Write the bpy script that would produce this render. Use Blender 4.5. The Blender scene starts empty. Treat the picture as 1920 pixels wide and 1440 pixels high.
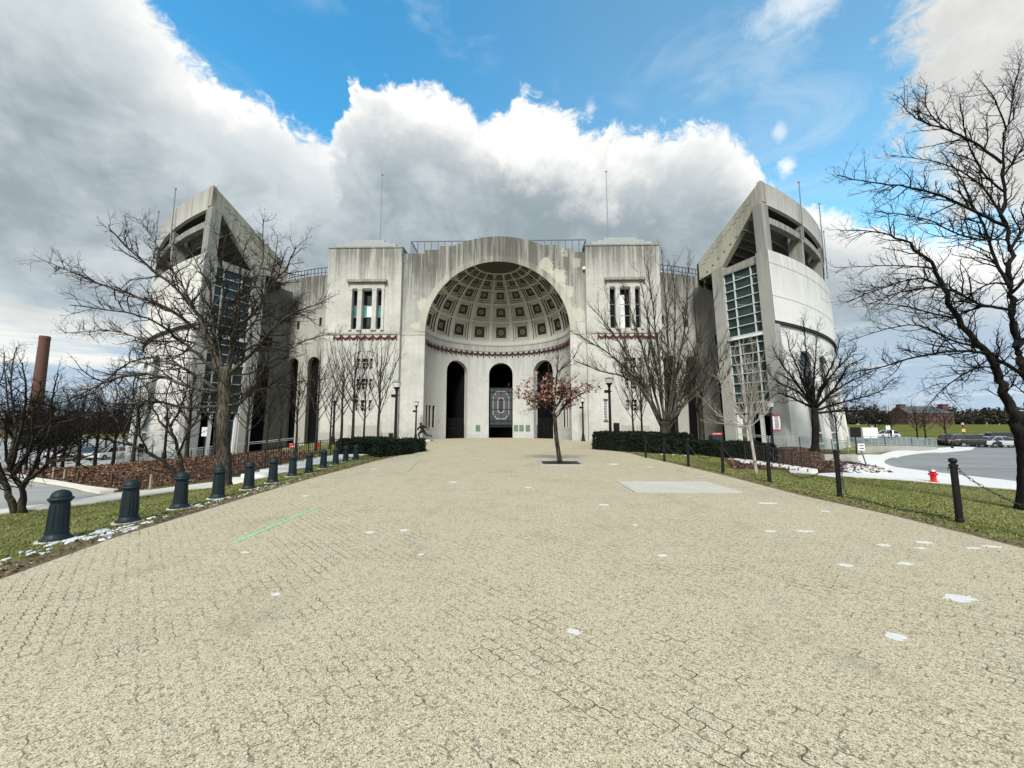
SUN_E, EXPO, SKYK, BLUEK = 2.5, .90, .64, 1.6
import bpy, bmesh, math, random
import numpy as np
from mathutils import Vector, Matrix
R = math.radians
scene = bpy.context.scene
COL = scene.collection

# ------------------------------------------------------------------ camera
F = 723.0; EYE = 1.8; PITCH = R(6.0); YAW = R(1.25)
def ray(px, py):
    u = (px-960)/F; v = (720-py)/F
    f = math.cos(PITCH)-v*math.sin(PITCH); z = math.sin(PITCH)+v*math.cos(PITCH)
    c, s = math.cos(YAW), math.sin(YAW)
    return u*c-f*s, u*s+f*c, z
def P(px, py, Y):
    x, y, d = ray(px, py); t = Y/y
    return (x*t, Y, EYE+d*t)
def Zat(px, py, Y): return P(px, py, Y)[2]
def Xat(px, Y, py=750): return P(px, py, Y)[0]

# ------------------------------------------------------------------ terrain
TAB = [
 (-400, [(-3000,-1.3),(-60,-1.3),(-16,-1.05),(-13,-.95),(-8.6,-.10),(-6.6,0),(7.5,0),(8.6,-.03),(20,-1.1),(60,-1.3),(3000,-1.3)]),
 (5,    [(-3000,-1.3),(-60,-1.3),(-16,-1.05),(-13,-.95),(-8.6,-.10),(-6.6,0),(7.5,0),(8.6,-.03),(20,-1.1),(60,-1.3),(3000,-1.3)]),
 (12,   [(-3000,-1.6),(-60,-1.4),(-22,-1.15),(-16,-1.0),(-12.5,-.85),(-8.9,-.10),(-7.2,0),(7.5,0),(8.6,-.05),(14,-.7),(20,-1.1),(60,-1.3),(3000,-1.3)]),
 (17,   [(-3000,-2.2),(-60,-1.9),(-30,-1.2),(-17,-1.1),(-12.8,-.9),(-10,-.3),(-8.3,-.02),(7.5,0),(9,-.10),(14,-.7),(18.5,-1.1),(60,-1.3),(3000,-1.3)]),
 (22,   [(-3000,-2.6),(-60,-2.4),(-30,-1.15),(-18,-.7),(-12.8,-.45),(-10,-.05),(-8.5,0),(7.5,0),(9.5,-.05),(14,-.6),(17,-1.1),(60,-1.3),(3000,-1.3)]),
 (28,   [(-3000,-3),(-60,-2.8),(-40,-1.9),(-30,-1.2),(-20,-.45),(-14,-.1),(-10,0),(10,0),(13,-.1),(17,-.5),(22,-1.0),(26,-1.2),(60,-1.3),(3000,-1.3)]),
 (36,   [(-3000,-3),(-60,-2.9),(-45,-2.4),(-36,-1.9),(-30,-1.5),(-22,-.6),(-17,0),(18,0),(24,-.1),(28,-.5),(34,-1.2),(60,-1.3),(3000,-1.3)]),
 (46,   [(-3000,-3.1),(-60,-3),(-48,-2.9),(-40,-2.3),(-30,-1.5),(-23,0),(17,0),(30,-.3),(40,-.9),(46,-1.3),(60,-1.3),(3000,-1.3)]),
 (60,   [(-3000,-3.2),(-60,-3.1),(-48,-3.0),(-30,-2.0),(-20,0),(20,0),(45,-1.25),(60,-1.3),(3000,-1.3)]),
 (88,   [(-3000,-3.2),(-60,-3.1),(-40,-3.0),(-25,0),(25,0),(45,-1.2),(60,-1.2),(3000,-1.2)]),
 (250,  [(-3000,-2),(-60,-2),(-40,-2),(0,0),(40,1.6),(60,1.8),(3000,1.8)]),
 (1000, [(-3000,0),(3000,0)]),
 (4000, [(-3000,0),(3000,0)]),
]
TY = np.array([t[0] for t in TAB], float)
TX = [(np.array([p[0] for p in t[1]], float), np.array([p[1] for p in t[1]], float)) for t in TAB]
def H(x, y):
    i = int(np.searchsorted(TY, y))-1
    i = max(0, min(i, len(TAB)-2))
    k = (y-TY[i])/(TY[i+1]-TY[i]); k = min(1, max(0, k))
    a = float(np.interp(x, *TX[i])); b = float(np.interp(x, *TX[i+1]))
    return a*(1-k)+b*k
def GH(px, py):
    x, y, d = ray(px, py)
    t = 1.0
    while t < 2000:
        if EYE+d*t <= H(x*t, y*t): break
        t *= 1.01
    lo, hi = t/1.01, t
    for _ in range(20):
        m = (lo+hi)/2
        if EYE+d*m <= H(x*m, y*m): hi = m
        else: lo = m
    return x*hi, y*hi, EYE+d*hi

# ------------------------------------------------------------------ object helpers
def mesh_of(name, verts, faces, mats, midx=None, smooth=False):
    me = bpy.data.meshes.new(name)
    me.from_pydata([tuple(map(float, v)) for v in verts], [], faces)
    if not isinstance(mats, (list, tuple)): mats = [mats]
    for m in mats: me.materials.append(m)
    if midx is not None: me.polygons.foreach_set('material_index', np.array(midx, dtype=np.int32))
    if smooth: me.polygons.foreach_set('use_smooth', np.ones(len(me.polygons), dtype=bool))
    me.update()
    return me
class MB:
    """collects shapes, then links them as ONE mesh object"""
    def __init__(s): s.v = []; s.f = []; s.m = []; s.cur = 0
    def add(s, vs, fs):
        o = len(s.v); s.v += [tuple(v) for v in vs]; s.f += [tuple(i+o for i in f) for f in fs]; s.m += [s.cur]*len(fs); return s
    def box(s, x0, x1, y0, y1, z0, z1):
        return s.add([(x0,y0,z0),(x1,y0,z0),(x1,y1,z0),(x0,y1,z0),(x0,y0,z1),(x1,y0,z1),(x1,y1,z1),(x0,y1,z1)],
                     [(0,3,2,1),(4,5,6,7),(0,1,5,4),(1,2,6,5),(2,3,7,6),(3,0,4,7)])
    def hexa(s, b, t):      # b,t: 4 points each (bottom / top), same winding
        return s.add(list(b)+list(t), [(0,3,2,1),(4,5,6,7),(0,1,5,4),(1,2,6,5),(2,3,7,6),(3,0,4,7)])
    def bar(s, a, b, w, h=None):
        a = Vector(a); b = Vector(b); h = h or w; d = (b-a).normalized()
        up = Vector((0,0,1)) if abs(d.z) < .95 else Vector((0,1,0))
        u = d.cross(up).normalized()*w/2; n = u.cross(d).normalized()*h/2
        return s.hexa([a-u-n, a+u-n, a+u+n, a-u+n], [b-u-n, b+u-n, b+u+n, b-u+n])
    def tube(s, pts, rad, n=6, cap=True):
        v, f = tube_geo(pts, rad, n, cap); return s.add(v, f)
    def lathe(s, prof, n=16, o=(0,0,0), cap=True, ph=0):
        vs = []; fs = []
        for r, z in prof:
            for k in range(n):
                a = 2*math.pi*(k+ph)/n; vs.append((o[0]+r*math.cos(a), o[1]+r*math.sin(a), o[2]+z))
        for i in range(len(prof)-1):
            for k in range(n):
                a = i*n+k; b = i*n+(k+1) % n; fs.append((a, b, b+n, a+n))
        if cap:
            fs.append(tuple(range(n))[::-1]); fs.append(tuple(range((len(prof)-1)*n, len(prof)*n)))
        return s.add(vs, fs)
    def prism(s, poly, y0, y1, axis='y'):
        n = len(poly)
        if axis == 'y': vs = [(x, y0, z) for x, z in poly]+[(x, y1, z) for x, z in poly]
        elif axis == 'x': vs = [(y0, x, z) for x, z in poly]+[(y1, x, z) for x, z in poly]
        else: vs = [(x, z, y0) for x, z in poly]+[(x, z, y1) for x, z in poly]
        fs = [tuple(range(n)), tuple(range(2*n-1, n-1, -1))]+[(i, i+n, (i+1) % n+n, (i+1) % n) for i in range(n)]
        return s.add(vs, fs)
    def build(s, name, mats, parent=None, smooth=False, loc=None, recalc=True):
        off = Vector((0,0,0))
        if parent is not None and loc is None:
            p = parent
            while p is not None: off += p.location; p = p.parent
        vs = [(v[0]-off.x, v[1]-off.y, v[2]-off.z) for v in s.v] if parent is not None else s.v
        me = mesh_of(name, vs, s.f, mats, s.m, smooth)
        if recalc:
            bm = bmesh.new(); bm.from_mesh(me); bmesh.ops.recalc_face_normals(bm, faces=bm.faces); bm.to_mesh(me); bm.free()
        o = bpy.data.objects.new(name, me); COL.objects.link(o)
        if parent is not None: o.parent = parent
        if loc is not None: o.location = loc
        return o
def tube_geo(pts, rad, n=6, cap=True):
    pts = np.asarray(pts, float); m = len(pts)
    if np.isscalar(rad): rad = [rad]*m
    rad = np.asarray(rad, float)
    t = np.gradient(pts, axis=0); t /= (np.linalg.norm(t, axis=1, keepdims=True)+1e-9)
    ref = np.array([0,0,1.]) if abs(t[0][2]) < .9 else np.array([1.,0,0])
    u = np.cross(t, ref); u /= (np.linalg.norm(u, axis=1, keepdims=True)+1e-9)
    w = np.cross(t, u)
    a = np.arange(n)*2*math.pi/n
    ring = pts[:,None,:]+rad[:,None,None]*(np.cos(a)[None,:,None]*u[:,None,:]+np.sin(a)[None,:,None]*w[:,None,:])
    v = ring.reshape(-1,3)
    f = []
    for i in range(m-1):
        for k in range(n):
            p = i*n+k; q = i*n+(k+1) % n; f.append((p, q, q+n, p+n))
    if cap: f.append(tuple(range(n))[::-1]); f.append(tuple(range((m-1)*n, m*n)))
    return v.tolist(), f
def tag(o, label, cat, group=None, kind=None):
    if label: o['label'] = label
    if cat: o['category'] = cat
    if group: o['group'] = group
    if kind: o['kind'] = kind
    return o
def empty(name, loc=(0,0,0), label=None, cat=None, group=None, rz=0):
    o = bpy.data.objects.new(name, None); COL.objects.link(o); o.location = loc; o.rotation_euler = (0,0,rz)
    o.empty_display_size = .3
    return tag(o, label, cat, group)
def copy_tree(o, parent=None):
    c = o.copy(); COL.objects.link(c)
    if parent is not None: c.parent = parent
    for ch in list(o.children): copy_tree(ch, c)
    return c
def struct(o, kind='structure', label=None, cat=None): return tag(o, label, cat, None, kind)

# ------------------------------------------------------------------ materials
class NT:
    def __init__(s, tree): s.t = tree
    def n(s, typ, **kw):
        nd = s.t.nodes.new(typ)
        for k, v in kw.items():
            if k.startswith('i_'):
                key = k[2:]; nd.inputs[int(key) if key.isdigit() else key.replace('_', ' ')].default_value = v
            else: setattr(nd, k, v)
        return nd
    def l(s, a, b): s.t.links.new(a, b); return s
    def val(s, x, sock):
        if hasattr(x, 'links') or isinstance(x, bpy.types.NodeSocket): s.l(x, sock)
        else: sock.default_value = x
    def math(s, op, a, b=None, c=None, clamp=False):
        nd = s.t.nodes.new('ShaderNodeMath'); nd.operation = op; nd.use_clamp = clamp
        s.val(a, nd.inputs[0])
        if b is not None: s.val(b, nd.inputs[1])
        if c is not None: s.val(c, nd.inputs[2])
        return nd.outputs[0]
    def mix(s, fac, a, b, mode='MIX'):
        nd = s.t.nodes.new('ShaderNodeMix'); nd.data_type = 'RGBA'; nd.blend_type = mode
        s.val(fac, nd.inputs[0])
        for x, k in ((a, 6), (b, 7)):
            if isinstance(x, tuple): x = x if len(x) == 4 else (*x, 1)
            s.val(x, nd.inputs[k])
        return nd.outputs[2]
    def ss(s, x, a, b):     # smoothstep a->b mapped to 0..1
        nd = s.t.nodes.new('ShaderNodeMapRange'); nd.interpolation_type = 'SMOOTHSTEP'
        s.val(x, nd.inputs[0]); nd.inputs[1].default_value = a; nd.inputs[2].default_value = b
        return nd.outputs[0]
    def noise(s, vec, scale, detail=3, rough=.55, dist=0):
        nd = s.n('ShaderNodeTexNoise'); nd.inputs['Scale'].default_value = scale; nd.inputs['Detail'].default_value = detail
        nd.inputs['Roughness'].default_value = rough; nd.inputs['Distortion'].default_value = dist
        if vec is not None: s.l(vec, nd.inputs['Vector'])
        return nd.outputs[0]
    def scale(s, vec, sc, rot=(0,0,0), loc=(0,0,0)):
        nd = s.n('ShaderNodeMapping'); nd.inputs['Scale'].default_value = sc; nd.inputs['Rotation'].default_value = rot; nd.inputs['Location'].default_value = loc
        s.l(vec, nd.inputs[0]); return nd.outputs[0]
    def pos(s): return s.n('ShaderNodeNewGeometry').outputs['Position']
    def obj(s): return s.n('ShaderNodeTexCoord').outputs['Object']
def newmat(name):
    m = bpy.data.materials.new(name); m.use_nodes = True
    nt = NT(m.node_tree); bs = m.node_tree.nodes['Principled BSDF']
    return m, nt, bs
def bump(nt, bs, h, strength=.3, dist=.02):
    b = nt.n('ShaderNodeBump'); b.inputs['Strength'].default_value = strength; b.inputs['Distance'].default_value = dist
    nt.l(h, b.inputs['Height']); nt.l(b.outputs[0], bs.inputs['Normal'])
def simple(name, col, rough=.6, var=.25, scale=6, metal=0, bmp=0, spec=None):
    m, nt, bs = newmat(name)
    v = nt.obj()
    n = nt.noise(v, scale, 4)
    c2 = tuple(max(0, c*(1-var)) for c in col); c1 = tuple(min(1, c*(1+var)) for c in col)
    nt.l(nt.mix(n, c2, c1), bs.inputs['Base Color'])
    bs.inputs['Roughness'].default_value = rough; bs.inputs['Metallic'].default_value = metal
    if spec is not None: bs.inputs['Specular IOR Level'].default_value = spec
    if bmp: bump(nt, bs, n, bmp, .01)
    return m
def concrete(name, col, streak=.5, top=20., span=9., dark=(.10,.10,.09), mott=.25, joint=0., patch=0., fine=.22, low=0., spots=(), chips=0.):
    """cast concrete: mottling, rain streaks that start at the wall head, pale repair patches, pour joints"""
    m, nt, bs = newmat(name)
    p = nt.pos(); sx = nt.n('ShaderNodeSeparateXYZ'); nt.l(p, sx.inputs[0])
    z = sx.outputs[2]
    n1 = nt.noise(p, .35, 6, .6); n2 = nt.noise(p, 2.2, 5, .65); n3 = nt.noise(p, 14, 3, .6)
    f = nt.math('ADD', nt.math('MULTIPLY', nt.math('SUBTRACT', n1, .5), mott*1.6), nt.math('MULTIPLY', nt.math('SUBTRACT', n2, .5), mott))
    f = nt.math('ADD', f, nt.math('MULTIPLY', nt.math('SUBTRACT', n3, .5), fine))
    bd = nt.noise(nt.scale(p, (1, 1, .02)), 9.0, 2, .5)
    f = nt.math('ADD', f, nt.math('MULTIPLY', nt.math('SUBTRACT', bd, .5), .22))
    f = nt.math('ADD', f, .5, clamp=True)
    c = nt.mix(f, tuple(x*.62 for x in col), tuple(min(.95, x*1.25) for x in col))
    if streak:
        sv = nt.scale(p, (1.0, 1.0, .045)); s1 = nt.noise(sv, 1.6, 6, .68)
        sv2 = nt.scale(p, (1.0, 1.0, .03)); s2 = nt.noise(sv2, 5.0, 4, .6)
        h = nt.ss(nt.math('ADD', z, nt.math('MULTIPLY', nt.math('SUBTRACT', n1, .5), span*.9)), top-span, top)
        s = nt.ss(nt.math('ADD', nt.math('ADD', nt.math('MULTIPLY', s1, .75), nt.math('MULTIPLY', s2, .45)), nt.math('MULTIPLY', h, .15)), .60, .82)
        s = nt.math('MULTIPLY', nt.math('MULTIPLY', s, nt.math('ADD', nt.math('MULTIPLY', h, .85), .15)), streak, clamp=True)
        c = nt.mix(nt.math('MULTIPLY', h, .42*streak), c, (.17, .17, .155))
        c = nt.mix(s, c, dark)
    if patch:
        w = nt.n('ShaderNodeTexVoronoi'); w.distance = 'CHEBYCHEV'; w.inputs['Scale'].default_value = .42; w.inputs['Randomness'].default_value = 1
        nt.l(nt.scale(p, (1, 1, .8)), w.inputs['Vector'])
        d = nt.math('ADD', w.outputs['Distance'], nt.math('MULTIPLY', nt.math('SUBTRACT', n2, .5), .25))
        pf = nt.math('MULTIPLY', nt.ss(d, .20, .17), patch)
        c = nt.mix(nt.math('MULTIPLY', pf, .7), c, (.47, .46, .40))
    for bx, bz, ra, rz in spots:
        q = nt.math('ADD', nt.math('POWER', nt.math('DIVIDE', nt.math('SUBTRACT', sx.outputs[0], bx), ra), 2), nt.math('POWER', nt.math('DIVIDE', nt.math('SUBTRACT', z, bz), rz), 2))
        q = nt.math('ADD', nt.math('SQRT', q), nt.math('MULTIPLY', nt.math('SUBTRACT', n2, .5), 2.2))
        c = nt.mix(nt.math('MULTIPLY', nt.ss(q, 1.15, .85), .62), c, (.52, .50, .43))
    if joint:
        j = nt.math('FRACT', nt.math('DIVIDE', z, joint)); j = nt.math('ABSOLUTE', nt.math('SUBTRACT', j, .5))
        jf = nt.math('MULTIPLY', nt.ss(j, .03/joint, .0), nt.ss(n2, .38, .6))
        c = nt.mix(nt.math('MULTIPLY', jf, .45), c, tuple(x*.35 for x in col))
    if chips:
        w = nt.n('ShaderNodeTexVoronoi'); w.distance = 'CHEBYCHEV'; w.inputs['Scale'].default_value = .85; nt.l(nt.scale(p, (1.3, 1.3, .7)), w.inputs['Vector'])
        sc_ = nt.n('ShaderNodeSeparateColor'); nt.l(w.outputs['Color'], sc_.inputs[0])
        d = nt.math('ADD', w.outputs['Distance'], nt.math('MULTIPLY', nt.math('SUBTRACT', n3, .5), .12))
        c = nt.mix(nt.math('MULTIPLY', nt.math('MULTIPLY', nt.ss(d, .15, .12), nt.ss(sc_.outputs[0], .62, .66)), chips), c, tuple(x*.62 for x in col))
    if low:
        g = nt.math('MULTIPLY', nt.ss(nt.math('ADD', z, nt.math('MULTIPLY', n2, 2.0)), 3.2, .6), low)
        c = nt.mix(g, c, tuple(x*.6 for x in col))
    nt.l(c, bs.inputs['Base Color']); bs.inputs['Roughness'].default_value = .88; bs.inputs['Specular IOR Level'].default_value = .25
    bump(nt, bs, nt.math('ADD', n3, n2), .25, .03)
    return m
def glass(name, col, rough=.22, alpha=1.0):
    m, nt, bs = newmat(name)
    n = nt.noise(nt.pos(), .5, 2)
    nt.l(nt.mix(n, tuple(c*.25 for c in col), tuple(c*1.9 for c in col)), bs.inputs['Base Color'])
    bs.inputs['Roughness'].default_value = rough; bs.inputs['Specular IOR Level'].default_value = .3
    return m
def bark(name, col, light):
    m, nt, bs = newmat(name)
    p = nt.obj(); n = nt.noise(nt.scale(p, (9, 9, 1.6)), 2.0, 5, .7); n2 = nt.noise(p, .8, 2)
    nt.l(nt.mix(nt.ss(nt.math('ADD', n, nt.math('MULTIPLY', nt.math('SUBTRACT', n2, .5), .5)), .38, .7), col, light), bs.inputs['Base Color'])
    bs.inputs['Roughness'].default_value = .95; bs.inputs['Specular IOR Level'].default_value = .15
    bump(nt, bs, n, .6, .03)
    return m
M = {}
M['tower_conc'] = concrete('weathered_concrete', (.48,.48,.45), .85, 23, 7, mott=.7, joint=1.9, patch=.3, low=.35, chips=.25)
M['front_conc'] = concrete('streaked_concrete', (.415,.415,.385), 1.0, 23.5, 13, mott=.6, patch=.7, spots=[(3.1,20.2,.8,1.3),(4.4,18.9,1.0,1.2),(5.6,17.3,.6,.8),(6.6,14.6,1.0,.9),(7.0,12.9,1.2,.7),(-11.6,15.9,.5,.8),(-11.9,13.3,1.0,.4)])
M['niche_conc'] = concrete('niche_concrete', (.49,.495,.475), .35, 14, 10, mott=.5, joint=2.4, patch=.25, chips=.6)
M['arch_conc'] = concrete('arch_band_concrete', (.45,.435,.37), .9, 23, 9, mott=.5, patch=.5)
M['coffer_riser'] = simple('dark_coffer_riser', (.075,.07,.055), .95, .4, 4)  # darker tone for the step risers of the coffers
M['dome_conc'] = concrete('dome_concrete', (.53,.525,.48), .5, 22, 8, mott=.3)
M['dome_cap'] = concrete('dome_cap_shade_and_stain', (.04,.04,.026), .3, 22, 8, mott=.3)  # near-black olive: staining, with the shade under the arch crown painted in
M['wing_conc'] = concrete('wing_concrete', (.38,.375,.34), 1.0, 20.5, 9, mott=.35, patch=.3)
M['beige_conc'] = concrete('beige_concrete', (.40,.385,.32), .45, 25, 9, mott=.3, joint=.75)
M['panel_conc'] = concrete('panel_concrete', (.46,.46,.435), .3, 26, 5, mott=.12)
M['white_conc'] = concrete('pale_concrete', (.67,.67,.65), .25, 19, 8, mott=.2, joint=0, low=.15)
M['raw_conc'] = concrete('raw_concrete', (.36,.36,.335), .5, 22, 12, mott=.35)
M['dark_conc'] = concrete('deck_underside', (.028,.03,.029), .4, 22, 10, mott=.3)  # near-black concrete: shade of the gallery and deck is put into the colour
M['coffer_dark'] = simple('coffer_panel_paint', (.016,.024,.032), .7, .5, 20)
M['coffer_green'] = simple('coffer_leaf_paint', (.07,.11,.09), .7, .5, 20)
M['rosette'] = simple('rosette_paint', (.29,.165,.075), .6, .3, 12)
M['rosette_red'] = simple('rosette_rim_paint', (.12,.05,.035), .6, .3, 12)
M['festoon_dark'] = simple('dark_festoon_paint', (.045,.011,.013), .8, .3, 4)
M['festoon'] = simple('festoon_paint', (.11,.020,.024), .8, .3, 4)
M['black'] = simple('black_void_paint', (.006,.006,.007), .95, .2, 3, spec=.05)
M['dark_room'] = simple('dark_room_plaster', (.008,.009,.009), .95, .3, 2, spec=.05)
M['black_metal'] = simple('black_painted_metal', (.008,.008,.009), .55, .2, 8, spec=.25)
M['rail_metal'] = simple('blue_grey_rail', (.035,.05,.07), .5, .2, 8)
M['grey_metal'] = simple('grey_metal', (.20,.215,.22), .5, .15, 5, metal=.2)
M['roof_metal'] = simple('roof_metal', (.27,.295,.30), .6, .1, 2)
M['recess_conc'] = concrete('shaded_recess_concrete', (.17,.17,.16), .6, 20, 9, mott=.4)  # darker copy of the concrete, recess shade painted into its colour
M['fence_metal'] = simple('grey_green_fence_paint', (.27,.31,.31), .5, .1, 3)
M['deck_rib'] = concrete('deck_rib_concrete', (.13,.13,.12), .4, 22, 10, mott=.3)
M['mullion'] = simple('pale_green_mullion', (.50,.56,.54), .45, .1, 3)
M['white_paint'] = simple('white_paint', (.72,.74,.74), .5, .06, 3)
M['win_glass'] = glass('dark_green_glass', (.025,.045,.045))
M['tower_glass'] = glass('curtain_glass', (.022,.040,.042), .18)
M['pale_glass'] = glass('pale_frosted_glass', (.62,.66,.66), .3)
M['teal_glass'] = glass('teal_glass', (.06,.20,.18), .2)
# ------------------------------------------------------------------ camera, sun, sky
cam = bpy.data.cameras.new('camera'); co = bpy.data.objects.new('camera', cam); COL.objects.link(co)
cam.sensor_fit = 'HORIZONTAL'; cam.sensor_width = 36; cam.lens = 36*F/1920; cam.clip_start = .05; cam.clip_end = 9000
co.location = (0, 0, EYE); co.rotation_euler = (R(90)+PITCH, 0, YAW)
scene.camera = co
SUN_EL, SUN_AZ = R(41), R(187)      # azimuth clockwise from +Y
sun = bpy.data.lights.new('sun', 'SUN'); sun.energy = SUN_E; sun.angle = R(17); sun.color = (1, .965, .90)
so = bpy.data.objects.new('sun', sun); COL.objects.link(so)
d = Vector((math.sin(SUN_AZ)*math.cos(SUN_EL), math.cos(SUN_AZ)*math.cos(SUN_EL), math.sin(SUN_EL)))
so.rotation_euler = d.to_track_quat('Z', 'Y').to_euler(); so.location = (-20, -30, 60)
scene.view_settings.view_transform = 'Standard'; scene.view_settings.look = 'None'
scene.view_settings.exposure = EXPO; scene.view_settings.gamma = 1.0
w = bpy.data.worlds.new('World'); scene.world = w; w.use_nodes = True
nt = NT(w.node_tree); bg = w.node_tree.nodes['Background']; bg.inputs[1].default_value = .1
sky = nt.n('ShaderNodeTexSky'); sky.sky_type = 'NISHITA'; sky.sun_disc = False; sky.sun_elevation = SUN_EL; sky.sun_rotation = SUN_AZ
sky.air_density = 1.0; sky.dust_density = .4; sky.ozone_density = 2.5
dirv = nt.n('ShaderNodeTexCoord').outputs['Generated']
sx = nt.n('ShaderNodeSeparateXYZ'); nt.l(dirv, sx.inputs[0])
az = nt.math('ARCTAN2', sx.outputs[0], sx.outputs[1]); el = nt.math('ARCSINE', sx.outputs[2])
def azel(px, py):
    x, y, z = ray(px, py); return math.atan2(x, y), math.atan2(z, math.hypot(x, y))
EDGE = [(-700,-1500),(150,-160),(262,-40),(290,0),(345,80),(415,145),(490,180),(535,212),(575,258),(628,280),(642,225),(662,160),(715,133),(800,146),(860,166),(900,205),(965,172),(1040,195),(1110,235),(1200,244),(1290,226),(1360,236),(1412,285),(1445,345),(1530,385),(1600,405),(1700,440),(1920,455),(2600,480)]
ramp = nt.n('ShaderNodeValToRGB'); cr = ramp.color_ramp; cr.interpolation = 'LINEAR'
AZ0, AZ1, EL1 = -1.4, 1.4, 1.35
pts = sorted((((a-AZ0)/(AZ1-AZ0)), min(e, EL1)/EL1) for a, e in (azel(*p) for p in EDGE))
while len(cr.elements) > 1: cr.elements.remove(cr.elements[-1])
for i, (pp, e) in enumerate(pts):
    el_ = cr.elements[0] if i == 0 else cr.elements.new(pp)
    el_.position = pp; el_.color = (e, e, e, 1)
# wispy noise in sky-direction space
n_lo = nt.noise(nt.scale(dirv, (1, 1, 1.4)), 3.2, 5, .6)
n_mid = nt.noise(nt.scale(dirv, (1, 1, 1.2), loc=(3, 1, 2)), 9.0, 8, .62, .6)
n_hi = nt.noise(nt.scale(dirv, (1, 1, 1.1), loc=(7, 5, 1)), 30.0, 8, .68, 1.0)
azw = nt.math('ADD', az, nt.math('MULTIPLY', nt.math('SUBTRACT', n_mid, .5), .10))
nt.l(nt.math('DIVIDE', nt.math('SUBTRACT', azw, AZ0), AZ1-AZ0, clamp=True), ramp.inputs[0])
B = nt.math('MULTIPLY', ramp.outputs[0], EL1)
depth = nt.math('SUBTRACT', B, el)
wig = nt.math('ADD', nt.math('MULTIPLY', nt.math('SUBTRACT', n_mid, .5), .16), nt.math('MULTIPLY', nt.math('SUBTRACT', n_hi, .5), .085))
dd = nt.math('ADD', depth, wig)
cov = nt.ss(dd, -.006, .030)
# a bright bank high on the right, and loose scraps
def blob(px, py, ra, re, lo=1.15, hi=.7, k=.9):
    a, e = azel(px, py)
    q = nt.math('ADD', nt.math('POWER', nt.math('DIVIDE', nt.math('SUBTRACT', az, a), ra), 2), nt.math('POWER', nt.math('DIVIDE', nt.math('SUBTRACT', el, e), re), 2))
    q = nt.math('SQRT', q)
    q = nt.math('ADD', q, nt.math('ADD', nt.math('MULTIPLY', nt.math('SUBTRACT', n_mid, .5), k), nt.math('MULTIPLY', nt.math('SUBTRACT', n_hi, .5), k*.8)))
    return nt.ss(q, lo, hi)
bank = blob(2060, 60, .23, .30, 1.1, .7, 1.0)
scrap = nt.math('MAXIMUM', blob(1474, 312, .022, .02, 1.2, .2, 2.2), nt.math('MULTIPLY', blob(1500, 0, .10, .05, 1.3, .0, 1.6), .8))
scrap = nt.math('MAXIMUM', scrap, nt.math('MULTIPLY', blob(1462, 250, .014, .016, 1.2, .0, 2.4), .6))
scrap = nt.math('MAXIMUM', scrap, nt.math('MULTIPLY', blob(1105, 205, .02, .02, 1.2, .0, 2.2), .7))
nstreak = nt.noise(nt.scale(dirv, (1.2, 1, 3.2), rot=(0, .5, 0)), 2.6, 5, .6, .8)
veil = nt.math('MULTIPLY', nt.ss(nstreak, .52, .80), .40)
# cloud body colour: bright sunlit rim, grey belly, pale towards the horizon
belly = nt.ss(nt.math('ADD', dd, nt.math('MULTIPLY', nt.math('SUBTRACT', n_lo, .5), .40)), .02, .17)
belly = nt.math('MULTIPLY', belly, nt.ss(el, .05, .22))
lump = nt.ss(nt.math('ADD', nt.math('ADD', nt.math('MULTIPLY', n_lo, .7), nt.math('MULTIPLY', n_mid, .3)), nt.math('MULTIPLY', nt.ss(az, -.15, -.75), .06)), .40, .72)
K = 10.0*SKYK
def g(c): return tuple(x*K for x in c)
grey = nt.mix(lump, g((.24, .30, .34)), g((.57, .63, .66)))
white = nt.mix(nt.ss(n_hi, .3, .7), g((.80, .81, .79)), g((1.0, .99, .95)))
cloud = nt.mix(nt.math('MULTIPLY', belly, .95), white, grey)
# stratus strips low over the horizon
nh = nt.noise(nt.scale(dirv, (1.6, 1.6, 16)), 1.6, 5, .6)
strip = nt.mix(nt.ss(nh, .45, .68), g((.33, .47, .62)), g((.86, .85, .79)))
sideways = nt.ss(nt.math('ABSOLUTE', nt.math('ADD', az, .03)), .42, .62)
cloud = nt.mix(nt.math('MULTIPLY', nt.ss(el, .26, .10), nt.math('MULTIPLY', sideways, .85)), cloud, strip)
tint = nt.mix(nt.ss(az, -.5, .5), (.36, 1.0, 1.05), (.80, 1.14, 1.0))
blue = nt.mix(1.0, sky.outputs[0], tint, 'MULTIPLY')
blue = nt.mix(1.0, blue, (BLUEK, BLUEK, BLUEK), 'MULTIPLY')
c = nt.mix(veil, blue, g((.62, .72, .80)))
c = nt.mix(nt.math('MULTIPLY', scrap, .85), c, g((.88, .90, .90)))
c = nt.mix(bank, c, nt.mix(lump, g((.58, .59, .58)), g((.95, .94, .89))))
c = nt.mix(cov, c, cloud)
# unseen broken cloud behind the view, added to neutralise the blue ambient light
back = nt.math('MULTIPLY', nt.ss(sx.outputs[1], .12, -.25), nt.ss(n_lo, .34, .50))
c = nt.mix(back, c, nt.mix(lump, g((.42, .45, .46)), g((.86, .86, .82))))
c = nt.mix(nt.ss(el, .0, -.03), c, g((.25, .25, .22)))
nt.l(c, bg.inputs[0])

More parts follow.
